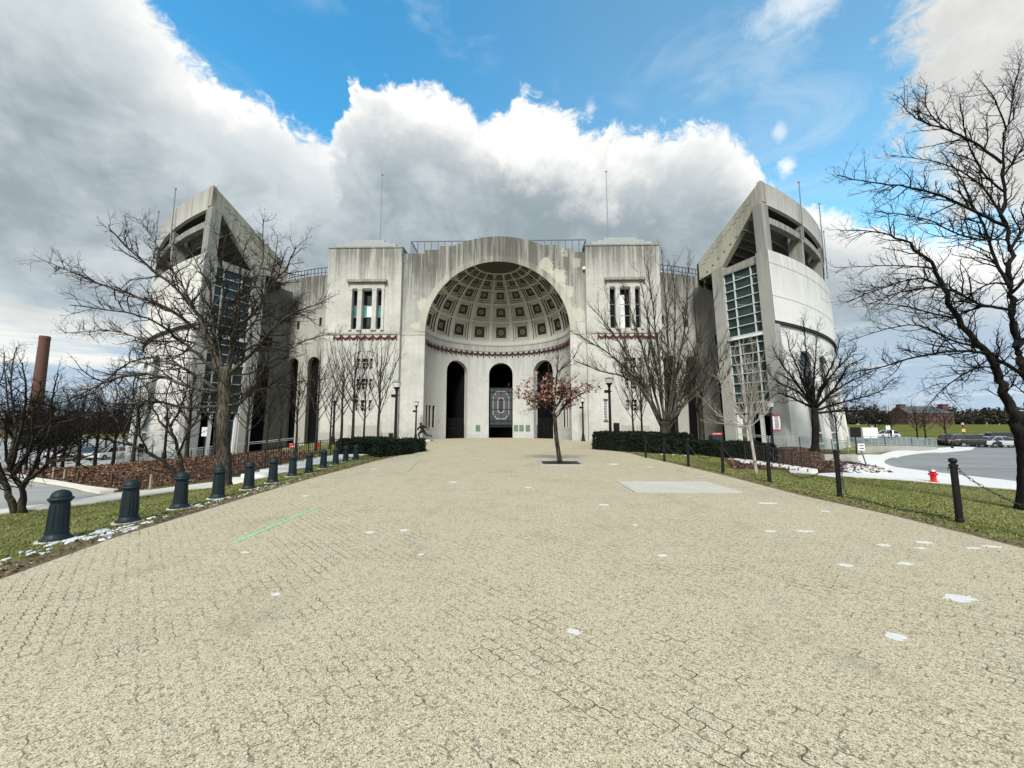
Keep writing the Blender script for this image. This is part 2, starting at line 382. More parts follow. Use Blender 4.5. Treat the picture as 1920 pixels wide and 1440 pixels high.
# ------------------------------------------------------------------ ground materials
def ground_mat():
    m, nt, bs = newmat('lawn_turf')
    p = nt.pos()
    n1 = nt.noise(p, .5, 4); n2 = nt.noise(nt.scale(p, (1, 1.6, 1)), 7, 5, .7); n3 = nt.noise(nt.scale(p, (40, 90, 40)), 1.2, 3, .7)
    c = nt.mix(nt.ss(n2, .35, .68), (.085, .115, .024), (.21, .21, .07))
    c = nt.mix(nt.ss(n1, .42, .68), c, (.31, .27, .12))
    c = nt.mix(nt.math('MULTIPLY', nt.ss(n3, .5, .72), .55), c, (.025, .035, .010))
    nt.l(c, bs.inputs['Base Color']); bs.inputs['Roughness'].default_value = .95; bs.inputs['Specular IOR Level'].default_value = .1
    bump(nt, bs, n3, .9, .03)
    return m
def paver_mat():
    m, nt, bs = newmat('interlocking_pavers')
    p = nt.pos()
    r = nt.scale(p, (1, 1, 1), rot=(0, 0, R(45)))
    sp = nt.n('ShaderNodeSeparateXYZ'); nt.l(r, sp.inputs[0])
    a, b = sp.outputs[0], sp.outputs[1]
    def wave(x, f, amp): return nt.math('MULTIPLY', nt.math('SINE', nt.math('MULTIPLY', x, 2*math.pi*f)), amp)
    a2 = nt.math('ADD', a, wave(b, 1/.112, .0065)); b2 = nt.math('ADD', b, wave(a, 1/.112, .0065))
    wob = nt.math('MULTIPLY', nt.math('SUBTRACT', nt.noise(p, 1.3, 2), .5), .03)
    cv = nt.n('ShaderNodeCombineXYZ'); nt.l(nt.math('ADD', a2, wob), cv.inputs[0]); nt.l(nt.math('ADD', b2, wob), cv.inputs[1])
    br = nt.n('ShaderNodeTexBrick'); nt.l(cv.outputs[0], br.inputs['Vector'])
    br.inputs['Scale'].default_value = 1.0; br.inputs['Brick Width'].default_value = .224; br.inputs['Row Height'].default_value = .112
    br.inputs['Mortar Size'].default_value = .0052; br.inputs['Mortar Smooth'].default_value = .3; br.inputs['Bias'].default_value = 0
    br.inputs['Color1'].default_value = (.0, .0, .0, 1); br.inputs['Color2'].default_value = (1, 1, 1, 1); br.offset = .5
    mort = br.outputs['Fac']
    vo = nt.n('ShaderNodeTexVoronoi'); vo.inputs['Scale'].default_value = 155; nt.l(p, vo.inputs['Vector'])
    h = nt.n('ShaderNodeSeparateColor'); nt.l(vo.outputs['Color'], h.inputs[0])
    v2 = nt.n('ShaderNodeTexVoronoi'); v2.inputs['Scale'].default_value = 46; nt.l(p, v2.inputs['Vector'])
    h2 = nt.n('ShaderNodeSeparateColor'); nt.l(v2.outputs['Color'], h2.inputs[0])
    big = nt.noise(p, .33, 5, .6); med = nt.noise(p, 3.0, 5, .6)
    base = nt.mix(big, (.405, .335, .205), (.51, .44, .28))
    base = nt.mix(nt.math('MULTIPLY', nt.ss(med, .4, .75), .35), base, (.46, .42, .31))
    bc = nt.n('ShaderNodeSeparateColor'); nt.l(br.outputs['Color'], bc.inputs[0])
    base = nt.mix(nt.math('MULTIPLY', bc.outputs[0], .26), base, (.40, .345, .24))
    c = nt.mix(nt.math('MULTIPLY', nt.ss(h.outputs[0], .72, .78), .80), base, (.10, .085, .06))
    c = nt.mix(nt.math('MULTIPLY', nt.ss(h.outputs[1], .72, .78), .7), c, (.72, .66, .52))
    c = nt.mix(nt.math('MULTIPLY', nt.ss(h2.outputs[0], .90, .93), .45), c, (.07, .06, .045))
    worn = nt.ss(nt.math('ADD', nt.math('MULTIPLY', nt.noise(p, 2.1, 5, .75), .75), nt.math('MULTIPLY', nt.noise(p, .45, 3), .35)), .505, .675)
    jf = nt.math('MULTIPLY', mort, nt.math('ADD', nt.math('MULTIPLY', worn, .85), .09))
    c = nt.mix(jf, c, (.035, .030, .022))
    # faint grime blotches and darker wash along the edges of use
    c = nt.mix(nt.math('MULTIPLY', nt.ss(nt.noise(nt.scale(p, (1, .5, 1)), .9, 6, .7), .52, .76), .5), c, (.22, .195, .135))
    nt.l(c, bs.inputs['Base Color']); bs.inputs['Roughness'].default_value = .85; bs.inputs['Specular IOR Level'].default_value = .3
    hgt = nt.math('SUBTRACT', nt.math('MULTIPLY', h.outputs[0], -.25), nt.math('MULTIPLY', jf, 1.0))
    bump(nt, bs, hgt, .55, .008)
    return m
def asphalt_mat(name, col):
    m, nt, bs = newmat(name)
    p = nt.pos(); n = nt.noise(p, 40, 4, .7); n2 = nt.noise(nt.scale(p, (.3, 1.4, 1)), .5, 5, .6)
    f = nt.math('ADD', nt.math('MULTIPLY', n, .5), nt.math('MULTIPLY', n2, .6))
    nt.l(nt.mix(nt.ss(f, .3, .8), tuple(x*.75 for x in col), tuple(x*1.35 for x in col)), bs.inputs['Base Color'])
    bs.inputs['Roughness'].default_value = .9; bump(nt, bs, n, .3, .01)
    return m
def walk_mat(name, col):
    m, nt, bs = newmat(name)
    p = nt.pos(); n = nt.noise(p, 1.2, 5, .6); n2 = nt.noise(p, 25, 3)
    nt.l(nt.mix(nt.math('ADD', nt.math('MULTIPLY', n, .7), nt.math('MULTIPLY', n2, .3)), tuple(x*.75 for x in col), tuple(min(.95, x*1.2) for x in col)), bs.inputs['Base Color'])
    bs.inputs['Roughness'].default_value = .9; bump(nt, bs, n2, .2, .01)
    return m
def mulch_mat(name, a, b, c3):
    m, nt, bs = newmat(name)
    p = nt.pos(); n = nt.noise(p, 9, 6, .75); n2 = nt.noise(p, .8, 4); n3 = nt.noise(p, 45, 3, .7)
    c = nt.mix(nt.ss(n, .35, .65), a, b); c = nt.mix(nt.ss(n2, .5, .72), c, c3)
    c = nt.mix(nt.math('MULTIPLY', nt.ss(n3, .5, .7), .6), c, tuple(x*.3 for x in a))
    nt.l(c, bs.inputs['Base Color']); bs.inputs['Roughness'].default_value = 1; bump(nt, bs, nt.math('ADD', n, n3), 1, .06)
    return m
M['lawn'] = ground_mat(); M['paver'] = paver_mat()
M['asphalt'] = asphalt_mat('road_asphalt', (.19, .20, .20)); M['asphalt_pale'] = asphalt_mat('worn_asphalt', (.27, .275, .265))
M['walk'] = walk_mat('sidewalk_concrete', (.62, .60, .53)); M['walk_white'] = walk_mat('salted_sidewalk', (.64, .64, .62))
M['pad'] = walk_mat('brushed_concrete', (.49, .465, .39))
M['mulch'] = mulch_mat('leaf_litter', (.075, .042, .025), (.165, .090, .050), (.06, .045, .028))
M['mulch_dark'] = mulch_mat('bark_mulch', (.040, .022, .014), (.095, .045, .026), (.05, .035, .025))
M['field'] = simple('far_field_grass', (.105,.115,.022), 1, .35, .05, spec=.05)
M['snow'] = simple('old_snow', (.66, .67, .67), .8, .12, 20, bmp=.3)
M['hill'] = simple('far_wood', (.035, .045, .032), 1, .5, .08)

# ------------------------------------------------------------------ the ground sheet
xs = [-3000,-1500,-700,-350,-200,-130,-95]+list(np.arange(-80, 80.1, 1.0))+[95,130,200,350,700,1500,3000]
ys = [-400,-150,-60,-25]+list(np.arange(-10, 100.1, 1.0))+[115,130,150,180,215,250,350,500,1000,2500,4000]
V = [(x, y, H(x, y)) for y in ys for x in xs]; nx = len(xs)
Fc = [(j*nx+i, j*nx+i+1, (j+1)*nx+i+1, (j+1)*nx+i) for j in range(len(ys)-1) for i in range(nx-1)]
g_o = bpy.data.objects.new('ground', mesh_of('ground', V, Fc, M['lawn'], smooth=True)); COL.objects.link(g_o)
struct(g_o)
def drape(name, poly, mat, off=.012, res=1.0, kind='structure', skirt=0.0):
    """a paving sheet laid on the terrain: polygon cut on the terrain lattice, lifted by off"""
    bm = bmesh.new(); vs = [bm.verts.new((x, y, 0)) for x, y in poly]; bm.faces.new(vs)
    x0 = min(p[0] for p in poly); x1 = max(p[0] for p in poly); y0 = min(p[1] for p in poly); y1 = max(p[1] for p in poly)
    def cut(co, no): bmesh.ops.bisect_plane(bm, geom=bm.verts[:]+bm.edges[:]+bm.faces[:], plane_co=co, plane_no=no)
    for x in np.arange(math.ceil(x0/res)*res, x1, res): cut((x,0,0), (1,0,0))
    for y in np.arange(math.ceil(y0/res)*res, y1, res): cut((0,y,0), (0,1,0))
    bmesh.ops.triangulate(bm, faces=bm.faces[:])
    for v in bm.verts: v.co.z = H(v.co.x, v.co.y)+off
    if skirt:
        be = [e for e in bm.edges if len(e.link_faces) == 1]
        r = bmesh.ops.extrude_edge_only(bm, edges=be)
        for v in [q for q in r['geom'] if isinstance(q, bmesh.types.BMVert)]: v.co.z -= skirt
    bmesh.ops.recalc_face_normals(bm, faces=bm.faces)
    me = bpy.data.meshes.new(name); bm.to_mesh(me); bm.free(); me.materials.append(mat)
    o = bpy.data.objects.new(name, me); COL.objects.link(o)
    if kind: o['kind'] = kind
    return o
PLAZA_L = [(-5.9,-9),(-5.95,3),(-6.05,4.6),(-6.45,6.2),(-6.8,9.9),(-7.05,14),(-7.2,19),(-6.95,23),(-7.4,25.5)]
PLAZA_R = [(7.3,-9),(7.3,6),(7.35,8),(7.1,10.2),(7.2,14),(7.1,17),(6.9,21),(6.8,24.7),(6.5,26.2)]
plaza_poly = PLAZA_L+[(-9,30),(-14,38),(-20,42),(-20,56),(15,56),(15,42),(9,34),(6,31),(5.6,28.6)]+PLAZA_R[::-1]
drape('plaza_pavement', plaza_poly, M['paver'], .014, skirt=.06)
def pxpoly(l): return [GH(*p)[:2] for p in l]
# left side: sidewalk, service road, leaf bed, parking lot
WALK_L = [(-400, 1010),(-10,966),(180,944),(345,920),(428,912)]+[(460,905),(432,900),(396,906),(300,918),(215,926),(150,938),(0,958),(-400,996)]
drape('left_sidewalk', pxpoly(WALK_L), M['walk'], .05, skirt=.1)
ROAD_L = [(-420,994),(-5,957),(150,937),(187,929),(140,918),(60,905),(-10,894),(-400,880)]
drape('service_road', pxpoly(ROAD_L), M['asphalt_pale'], .015)
CURB_L = [(-400,878),(-10,892),(60,903),(140,916),(187,927),(213,925),(222,922),(160,915),(70,900),(0,889),(-400,874)]
drape('road_curb', pxpoly(CURB_L), M['walk'], .12, skirt=.15)
BED_L = [(-420,873),(0,888),(70,899),(160,914),(225,921),(300,913),(396,902),(436,896),(470,885),(520,871),(570,858),(606,848),(560,848),(500,849),(430,852),(370,858),(300,864),(220,873),(120,876),(0,878)]
drape('leaf_bed', pxpoly(BED_L), M['mulch'], .03, .5, skirt=.05)
LOT_L = [(-70,40),(-48,40),(-48,52),(-52,120),(-200,120),(-200,48)]
drape('left_parking_lot', LOT_L, M['asphalt_pale'], .02, 4)
# right side
BED_R = [(1376,880),(1420,881),(1500,884),(1580,887),(1632,888.5),(1675,887),(1651,877),(1612,868),(1600,854),(1560,846),(1470,838),(1400,835),(1360,840),(1355,860)]
drape('mulch_bed', pxpoly(BED_R), M['mulch_dark'], .03, .5, skirt=.05)
ROAD_PX = [(2300,950),(1907,904),(1820,894),(1746,885.6),(1700,879.5),(1668,874),(1658,869),(1659,864),(1686,857),(1750,849),(1822,844)]
LOT_R = pxpoly(ROAD_PX)+[(60, 57), (60, 86), (300, 86), (300, 12)]
drape('right_parking_lot', LOT_R, M['asphalt'], .02, 2)
WALK_R = pxpoly(ROAD_PX+[(1830,837.5),(1810,837),(1753,840.5),(1690,845),(1609,855),(1609,868),(1651,876.5),(1676,887.2),(1632,889),(1580,887.5),(1500,884.5),(1478,882),(1482,887),(1580,893),(1679,900),(1736,905),(1907,919),(2300,975)])
drape('right_sidewalk', WALK_R, M['walk_white'], .05, 1, skirt=.12)
FIELD = [(40,92),(300,92),(900,300),(900,420),(60,420),(38,200)]
drape('sports_field', FIELD, M['field'], .05, 25)
# ------------------------------------------------------------------ plaza details
rng = random.Random(7)
pm = []
def patch_obj(name, cx, cy, w, d, mat, label, cat, group, seed):
    r = random.Random(seed); n = 20; mb = MB()
    pts = []
    for k in range(n):
        a = 2*math.pi*k/n; q = .55+.6*r.random(); pts.append((cx+math.cos(a)*w/2*q, cy+math.sin(a)*d/2*q))
    z = H(cx, cy)+.014
    mb.prism(pts, z+.001, z+.006, 'z')
    o = mb.build(name, mat); return tag(o, label, cat, group)
M['paint_white'] = simple('white_paint_spot', (.60, .59, .57), .7, .2, 30)
M['paint_green'] = None
m, nt_, bs = newmat('green_marking_paint'); nn = nt_.noise(nt_.pos(), 30, 4, .7)
nt_.l(nt_.mix(nt_.ss(nn, .4, .62), (.30, .38, .22), (.16, .72, .30)), bs.inputs['Base Color']); bs.inputs['Roughness'].default_value = .8; M['paint_green'] = m
SPOTS = [(517,1117,20,9,'left of the paving middle'),(693,1000,22,5,''),(757,996,22,5,''),(789,1042,14,5,''),(1076,1188,34,16,'jagged, in the centre foreground'),(1242,1044,20,6,''),(1132,948,22,4,''),(1190,986,14,4,''),
 (1443,998,26,6,''),(1508,998,40,6,''),(1547,960,18,4,''),(1656,1024,30,6,''),(1732,1019,34,8,''),(1726,1030,26,5,''),(1826,1030,32,5,''),(1860,1027,36,6,''),(1584,1062,34,8,''),(1696,1059,30,8,''),(1798,1124,70,22,'long, near the right frame edge'),(1678,1198,52,26,'wide, curved like a boomerang'),(1438,945,40,4,''),(460,1038,20,4,''),(574,931,16,3,''),(700,880,14,2,''),(850,905,20,3,''),(1150,871,26,3,''),(1218,876,16,2,''),(990,915,16,3,'')]
for i, (px, py, wp, hp, note) in enumerate(SPOTS):
    x, y, z = GH(px, py); x2, y2, _ = GH(px+wp/2, py); _, ya, _ = GH(px, py-hp/2); _, yb, _ = GH(px, py+hp/2)
    near = 'white paint spot on the pavers, '+(note if note else 'small pale blot among the scattered marks')
    patch_obj('paint_spot', x, y, 1.75*(x2-x), .7*abs(ya-yb), M['paint_white'], near, 'paint mark', 'white paint spots on the paving', i)
a = GH(443,1018); b = GH(597,952)
mb = MB(); dx, dy = b[0]-a[0], b[1]-a[1]; L = math.hypot(dx, dy); ux, uy = dx/L, dy/L; nxx, nyy = -uy, ux
pl = []; pr = []
for k in range(31):
    t = k/30; wd = .035*(.8+.4*rng.random()); cx, cy = a[0]+dx*t, a[1]+dy*t
    pl.append((cx+nxx*wd, cy+nyy*wd)); pr.append((cx-nxx*wd, cy-nyy*wd))
mb.prism(pl+pr[::-1], .015, .019, 'z')
tag(mb.build('painted_line', M['paint_green']), 'long bright green spray line on the left side of the pavers', 'paint mark')
a = GH(762,886); b = GH(782,866); mb = MB(); mb.prism([(a[0]-.04,a[1]),(a[0]+.04,a[1]),(b[0]+.04,b[1]),(b[0]-.04,b[1])], .015, .019, 'z')
M['green_faint'] = simple('worn_green_paint', (.33,.42,.25), .85, .25, 40)
tag(mb.build('painted_line', M['green_faint']), 'short faint green mark on the pavers beside the left hedge end', 'paint mark')
# concrete pad with saw-cut grooves
c = [GH(1168,904), GH(1318,904), GH(1376,925), GH(1212,925)]
x0, x1 = 3.05, 5.85; y0, y1 = c[2][1], c[0][1]
pad = empty('concrete_pad', ((x0+x1)/2, (y0+y1)/2, .014), 'pale grooved concrete pad set flush in the pavers on the right', 'utility pad')
mb = MB(); mb.box(x0, x1, y0, y1, .0, .026); mb.build('slab', M['pad'], pad)
mb = MB()
for k in range(12):
    xx = x0+.12+(x1-x0-.24)*k/11; mb.box(xx-.006, xx+.006, y0+.25, y1-.1, .0262, .0275)
mb.box(x0+.1, x1-.1, y0+.16, y0+.185, .0262, .0285)
mb.build('groove', M['raw_conc'], pad)
mb = MB(); mb.box(x0-.05, x0-.003, y0, y1, .0, .020); mb.box(x0-.05, x1, y0-.05, y0-.003, .0, .020); mb.build('edge_joint', M['raw_conc'], pad)
# planting pit of the young tree
tx, ty = 1.85, 18.3
pit = empty('tree_pit', (tx, ty, 0), 'square tree pit with pale kerb and dark mulch in the plaza', 'tree pit')
mb = MB()
for (a0, a1, b0, b1) in ((-1.02,1.02,-1.02,-.86),(-1.02,1.02,.86,1.02),(-1.02,-.86,-.86,.86),(.86,1.02,-.86,.86)): mb.box(tx+a0, tx+a1, ty+b0, ty+b1, 0, .05)
mb.build('kerb', M['raw_conc'], pit)
mb = MB(); mb.box(tx-.86, tx+.86, ty-.86, ty+.86, 0, .03); mb.build('soil', M['mulch_dark'], pit)
mb = MB()
for rr in (.35, .5, .66): mb.tube([(tx+rr*math.cos(q), ty+rr*math.sin(q), .032) for q in np.linspace(0, 2*math.pi, 25)], .012, 4)
mb.build('grate_ring', M['black_metal'], pit)
# ------------------------------------------------------------------ the stadium
stad = empty('stadium', (-2.7, 44, 0), 'pale concrete stadium with coffered half-dome entrance between two square towers', 'stadium')
def strip_wall(mb, mapf, us, zlo, zhi, holes=(), reveal=0.0, nz=1):
    """wall in (u, z) with openings. holes: (u0, u1, z0, ztop(u) or z1); mapf(u, z, d) -> point, d = depth inwards"""
    br = set(us)
    for h in holes:
        br.add(h[0]); br.add(h[1])
        if callable(h[3]):
            for k in range(1, 12): br.add(h[0]+(h[1]-h[0])*(.5-.5*math.cos(math.pi*k/12)))
    br = sorted(br); zl = zlo if callable(zlo) else (lambda u: zlo); zh = zhi if callable(zhi) else (lambda u: zhi)
    def top(h, u): return h[3](u) if callable(h[3]) else h[3]
    for a, b in zip(br[:-1], br[1:]):
        if b-a < 1e-6: continue
        mid = (a+b)/2
        hs = sorted([h for h in holes if h[0]-1e-6 <= a and b <= h[1]+1e-6], key=lambda h: h[2])
        la, lb = zl(a), zl(b)
        segs = []
        for h in hs:
            segs.append((la, lb, h[2], h[2])); la, lb = top(h, a), top(h, b)
            if reveal:
                mb.add([mapf(a, la, 0), mapf(b, lb, 0), mapf(b, lb, reveal), mapf(a, la, reveal)], [(0,1,2,3)])
                mb.add([mapf(a, h[2], 0), mapf(b, h[2], 0), mapf(b, h[2], reveal), mapf(a, h[2], reveal)], [(0,1,2,3)])
                for u, zt in ((a, la), (b, lb)):
                    if abs(u-h[0]) < 1e-6 or abs(u-h[1]) < 1e-6:
                        mb.add([mapf(u, h[2], 0), mapf(u, zt, 0), mapf(u, zt, reveal), mapf(u, h[2], reveal)], [(0,1,2,3)])
        segs.append((la, lb, zh(a), zh(b)))
        for s0, s1, t0, t1 in segs:
            if t0-s0 < 1e-5 and t1-s1 < 1e-5: continue
            for q in range(nz):
                k0, k1 = q/nz, (q+1)/nz
                p = [(a, s0+(t0-s0)*k0), (b, s1+(t1-s1)*k0), (b, s1+(t1-s1)*k1), (a, s0+(t0-s0)*k1)]
                mb.add([mapf(u, z, 0) for u, z in p], [(0,1,2,3)])
def arch(c, hw, zs): return lambda u: zs+math.sqrt(max(0, hw*hw-(u-c)**2))
CX, CY, RR, ZS = -2.67, 44.0, 8.45, 12.6
# --- central front wall
mb = MB()
def crown(u):
    q = abs(u-CX)
    if q <= 5.3: return 24.2-(12.8-math.sqrt(12.8**2-q*q))
    return 23.05
hw0 = 10.35
mf = lambda u, z, d: (u, CY+d, z)
strip_wall(mb, mf, [CX+x for x in np.linspace(-5.3, 5.3, 25)], ZS, crown, [(CX-5.3, CX+5.3, ZS, arch(CX, RR, ZS))])
for s in (-1, 1):
    e = sorted([CX+s*5.3, CX+s*7.0]); strip_wall(mb, mf, list(np.linspace(e[0], e[1], 7)), ZS, 23.05, [(e[0], e[1], ZS, arch(CX, RR, ZS))])
    e = sorted([CX+s*7.0, CX+s*RR]); strip_wall(mb, mf, list(np.linspace(e[0], e[1], 9)), ZS, 22.6, [(e[0], e[1], ZS, arch(CX, RR, ZS))])
    xs_ = sorted([CX+s*RR, CX+s*8.8]); strip_wall(mb, mf, xs_, -1, 22.6)
    xs_ = sorted([CX+s*8.8, CX+s*11.4]); strip_wall(mb, mf, xs_, -1, 22.15)
# parapet tops and back
prof = [(CX-11.4,22.15),(CX-8.8,22.15),(CX-8.8,22.6),(CX-7,22.6),(CX-7,23.05),(CX-5.3,23.05)]+[(CX+x, crown(CX+x)) for x in np.linspace(-5.2, 5.2, 22)]+[(CX+5.3,23.05),(CX+7,23.05),(CX+7,22.6),(CX+8.8,22.6),(CX+8.8,22.15),(CX+11.4,22.15)]
for (xa, za), (xb, zb) in zip(prof[:-1], prof[1:]): mb.add([(xa,CY,za),(xb,CY,zb),(xb,CY+1.0,zb),(xa,CY+1.0,za)], [(0,1,2,3)])
mb.add([(x, CY+1.0, z) for x, z in prof]+[(CX+11.4, CY+1.0, 21.35), (CX-11.4, CY+1.0, 21.35)], [tuple(range(len(prof)+2))])
mb.build('front_wall', M['front_conc'], stad)
mb = MB(); mb.box(CX-11.3, CX+11.3, CY+1.02, 58, 21.3, 21.6); mb.build('roof', M['roof_metal'], stad)
# archivolt band round the great arch
mb = MB()
for i in range(48):
    a0, a1 = math.pi*i/48, math.pi*(i+1)/48
    q = []
    for y in (CY-.05, CY+.02):
        for rr in (RR+.004, RR+.72):
            for a in (a0, a1): q.append((CX-rr*math.cos(a), y, ZS+rr*math.sin(a)))
    mb.add(q, [(0,1,3,2),(2,3,7,6),(0,1,5,4)])
mb.build('arch_band', M['arch_conc'], stad)
# pier faces and moulding at the springing line
for s in (-1, 1):
    xa = sorted([CX+s*(RR+.02), CX+s*11.3])
    mb = MB(); mb.box(xa[0], xa[1], CY-.09, CY-.001, 12.22, 12.40); mb.build('moulding', M['tower_conc'], stad)
    mb = MB(); mb.box(xa[0], xa[1], CY-.05, CY-.001, .0, .7); mb.build('plinth_course', M['tower_conc'], stad)
    xa = sorted([CX+s*(RR+.04), CX+s*11.2]); mb = MB(); mb.box(xa[0], xa[1], CY-.03, CY-.002, .701, 12.219); mb.build('pier_facing', M['tower_conc'], stad)
# --- niche wall with three arched doorways and slots
mb = MB()
nm = lambda u, z, d: (CX+(RR+d)*math.sin(u), CY+(RR+d)*math.cos(u), z)
DW = math.asin(1.62/RR); ZD = 8.62; DA = R(42.5)
def darch(c): return lambda u: ZD+math.sqrt(max(0, 1.62**2-(RR*math.sin(max(-DW, min(DW, u-c))))**2))
doors = [(c-DW, c+DW, 0.0, darch(c)) for c in (-DA, 0, DA)]
slots = []
for s in (-1, 1):
    for k, px in enumerate((803.5, 811.5, 822.5)):
        a = R((81, 75.5, 69.5)[k])*s; slots.append((a-.036, a+.036, 1.45, 4.1))
strip_wall(mb, nm, list(np.linspace(-math.pi/2, math.pi/2, 73)), 0.0, ZS, doors+slots, .9)
mb.build('niche_wall', M['niche_conc'], stad)
M['blue_paint'] = simple('pale_blue_base_paint', (.38, .43, .46), .8, .15, 2)
cuts = [-math.pi/2]+[e for h in doors for e in (h[0]-.01, h[1]+.01)]+[math.pi/2]
for ua, ub in zip(cuts[::2], cuts[1::2]):
    mb = MB(); strip_wall(mb, lambda u, z, d: (CX+(RR-.05+d)*math.sin(u), CY+(RR-.05+d)*math.cos(u), z), list(np.linspace(ua, ub, 14)), -.1, .42); mb.build('base_course', M['blue_paint'], stad)
mb = MB()
strip_wall(mb, lambda u, z, d: (CX+(RR-.07+d)*math.sin(u), CY+(RR-.07+d)*math.cos(u), z), list(np.linspace(-math.pi/2, math.pi/2, 73)), 11.75, 11.9)
mb.build('niche_moulding', M['raw_conc'], stad); mb = MB()
strip_wall(mb, lambda u, z, d: (CX+(RR-.05+d)*math.sin(u), CY+(RR-.05+d)*math.cos(u), z), list(np.linspace(-math.pi/2, math.pi/2, 73)), 12.55, 12.68)
mb.build('niche_moulding', M['raw_conc'], stad)
# dark passages behind the openings
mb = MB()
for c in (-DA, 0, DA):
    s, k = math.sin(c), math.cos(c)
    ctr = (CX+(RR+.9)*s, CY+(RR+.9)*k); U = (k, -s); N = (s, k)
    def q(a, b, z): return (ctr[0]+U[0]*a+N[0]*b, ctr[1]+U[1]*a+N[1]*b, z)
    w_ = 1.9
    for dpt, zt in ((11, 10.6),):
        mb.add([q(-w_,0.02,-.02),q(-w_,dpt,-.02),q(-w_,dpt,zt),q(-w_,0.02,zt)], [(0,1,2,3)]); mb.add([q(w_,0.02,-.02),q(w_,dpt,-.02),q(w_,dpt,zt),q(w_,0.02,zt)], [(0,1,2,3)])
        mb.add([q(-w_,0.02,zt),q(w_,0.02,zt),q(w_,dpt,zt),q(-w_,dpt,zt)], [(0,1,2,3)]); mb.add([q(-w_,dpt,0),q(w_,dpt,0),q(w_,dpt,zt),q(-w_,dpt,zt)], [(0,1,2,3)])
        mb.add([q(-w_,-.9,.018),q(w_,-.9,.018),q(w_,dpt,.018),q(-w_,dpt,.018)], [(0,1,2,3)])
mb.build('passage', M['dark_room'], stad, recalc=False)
for a0, a1, z0, z1 in slots:
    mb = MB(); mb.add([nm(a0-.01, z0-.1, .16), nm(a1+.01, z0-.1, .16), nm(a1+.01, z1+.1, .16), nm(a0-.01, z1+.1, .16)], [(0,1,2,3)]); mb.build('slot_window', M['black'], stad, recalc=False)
# stained glass screen of the middle doorway with a block letter O
YG = CY+RR+.55
scr = MB(); zb, zt = Zat(935, 797, YG), Zat(935, 727, YG); xo = CX; hwS = 1.5
scr.box(xo-hwS, xo+hwS, YG, YG+.06, zb, zt)
M['screen'] = simple('screen_glass', (.032, .046, .052), .25, .35, 3)
screen = scr.build('window', M['screen'], stad); screen['label'] = 'leaded glass screen with a large block letter O'
def octo(w_, h_, c_): return [(-w_+c_,-h_),(w_-c_,-h_),(w_,-h_+c_*1.25),(w_,h_-c_*1.25),(w_-c_,h_),(-w_+c_,h_),(-w_,h_-c_*1.25),(-w_,-h_+c_*1.25)]
zc_ = (Zat(935, 734, YG)+Zat(935, 786, YG))/2; hh = (Zat(935, 733, YG)-Zat(935, 785, YG))/2
mb = MB()
def ring(a, b, y, mi):
    mb.cur = mi; n = 8
    mb.add([(xo+x, y, zc_+z) for x, z in a]+[(xo+x, y, zc_+z) for x, z in b], [(i, (i+1) % n, (i+1) % n+n, i+n) for i in range(n)])
A = octo(1.12, hh, .52); Bq = octo(1.04, hh-.09, .48); Cq = octo(.46, hh*.56, .24); Dq = octo(.37, hh*.56-.1, .2)
ring(A, Bq, YG-.012, 0); ring(Bq, Cq, YG-.010, 1); ring(Cq, Dq, YG-.012, 0)
M['o_grey'] = simple('mauve_glass', (.070, .062, .066), .3, .3, 5)
M['o_line'] = simple('leaded_white_glass', (.34, .38, .39), .4, .1, 8)
mb.build('letter', [M['o_line'], M['o_grey']], screen)
mb = MB()
for x in (-.98, 0, .98): mb.box(xo+x-.035, xo+x+.035, YG-.07, YG-.02, zb, zt)
for z in (zb+.05, zb+.55, zc_-.55, zc_+.75, zt-.62, zt-.05): mb.box(xo-1.6, xo+1.6, YG-.072, YG-.022, z-.03, z+.03)
mb.build('frame', M['black_metal'], screen)
mb = MB(); mb.box(xo-1.62, xo+1.62, YG-.1, YG+.1, zb-.3, zb-.04); mb.build('lintel', M['black_metal'], stad)
# gates inside the side doorways
for c in (-DA, DA):
    mb = MB(); s, k = math.sin(c), math.cos(c); ctr = (CX+(RR+.7)*s, CY+(RR+.7)*k)
    for a in np.linspace(-1.55, 1.55, 15): mb.box(ctr[0]+k*a-.02, ctr[0]+k*a+.02, ctr[1]-s*a-.02, ctr[1]-s*a+.02, .03, 2.6)
    for z in (.2, 1.3, 2.6): mb.bar((ctr[0]-k*1.58, ctr[1]+s*1.58, z), (ctr[0]+k*1.58, ctr[1]-s*1.58, z), .05)
    mb.build('gate', M['black_metal'], stad)
# bronze plaques
M['plaque'] = simple('green_bronze', (.13, .20, .17), .5, .3, 14, metal=.2)
M['plaque_text'] = simple('pale_plaque_lines', (.30, .38, .33), .6, .2, 30)
for px in (896, 967.5, 978, 990):
    x, y, z = P(px, 803, 51.0); a = math.asin(max(-1, min(1, (x-CX)/(RR))))
    for _ in range(6):
        yy = CY+RR*math.cos(a); x = P(px, 803, yy)[0]; a = math.asin((x-CX)/RR)
    s, k = math.sin(a), math.cos(a); c0 = Vector((CX+(RR-.06)*s, CY+(RR-.06)*k, 0)); U = Vector((k, -s, 0)); z0, z1 = Zat(px, 808.5, c0.y), Zat(px, 797, c0.y)
    mb = MB(); mb.hexa([c0-U*.3+Vector((0,0,z0)), c0+U*.3+Vector((0,0,z0)), c0+U*.3+Vector((s*.05,k*.05,z0)), c0-U*.3+Vector((s*.05,k*.05,z0))], [c0-U*.3+Vector((0,0,z1)), c0+U*.3+Vector((0,0,z1)), c0+U*.3+Vector((s*.05,k*.05,z1)), c0-U*.3+Vector((s*.05,k*.05,z1))])
    pl_ = mb.build('plaque', M['plaque'], stad)
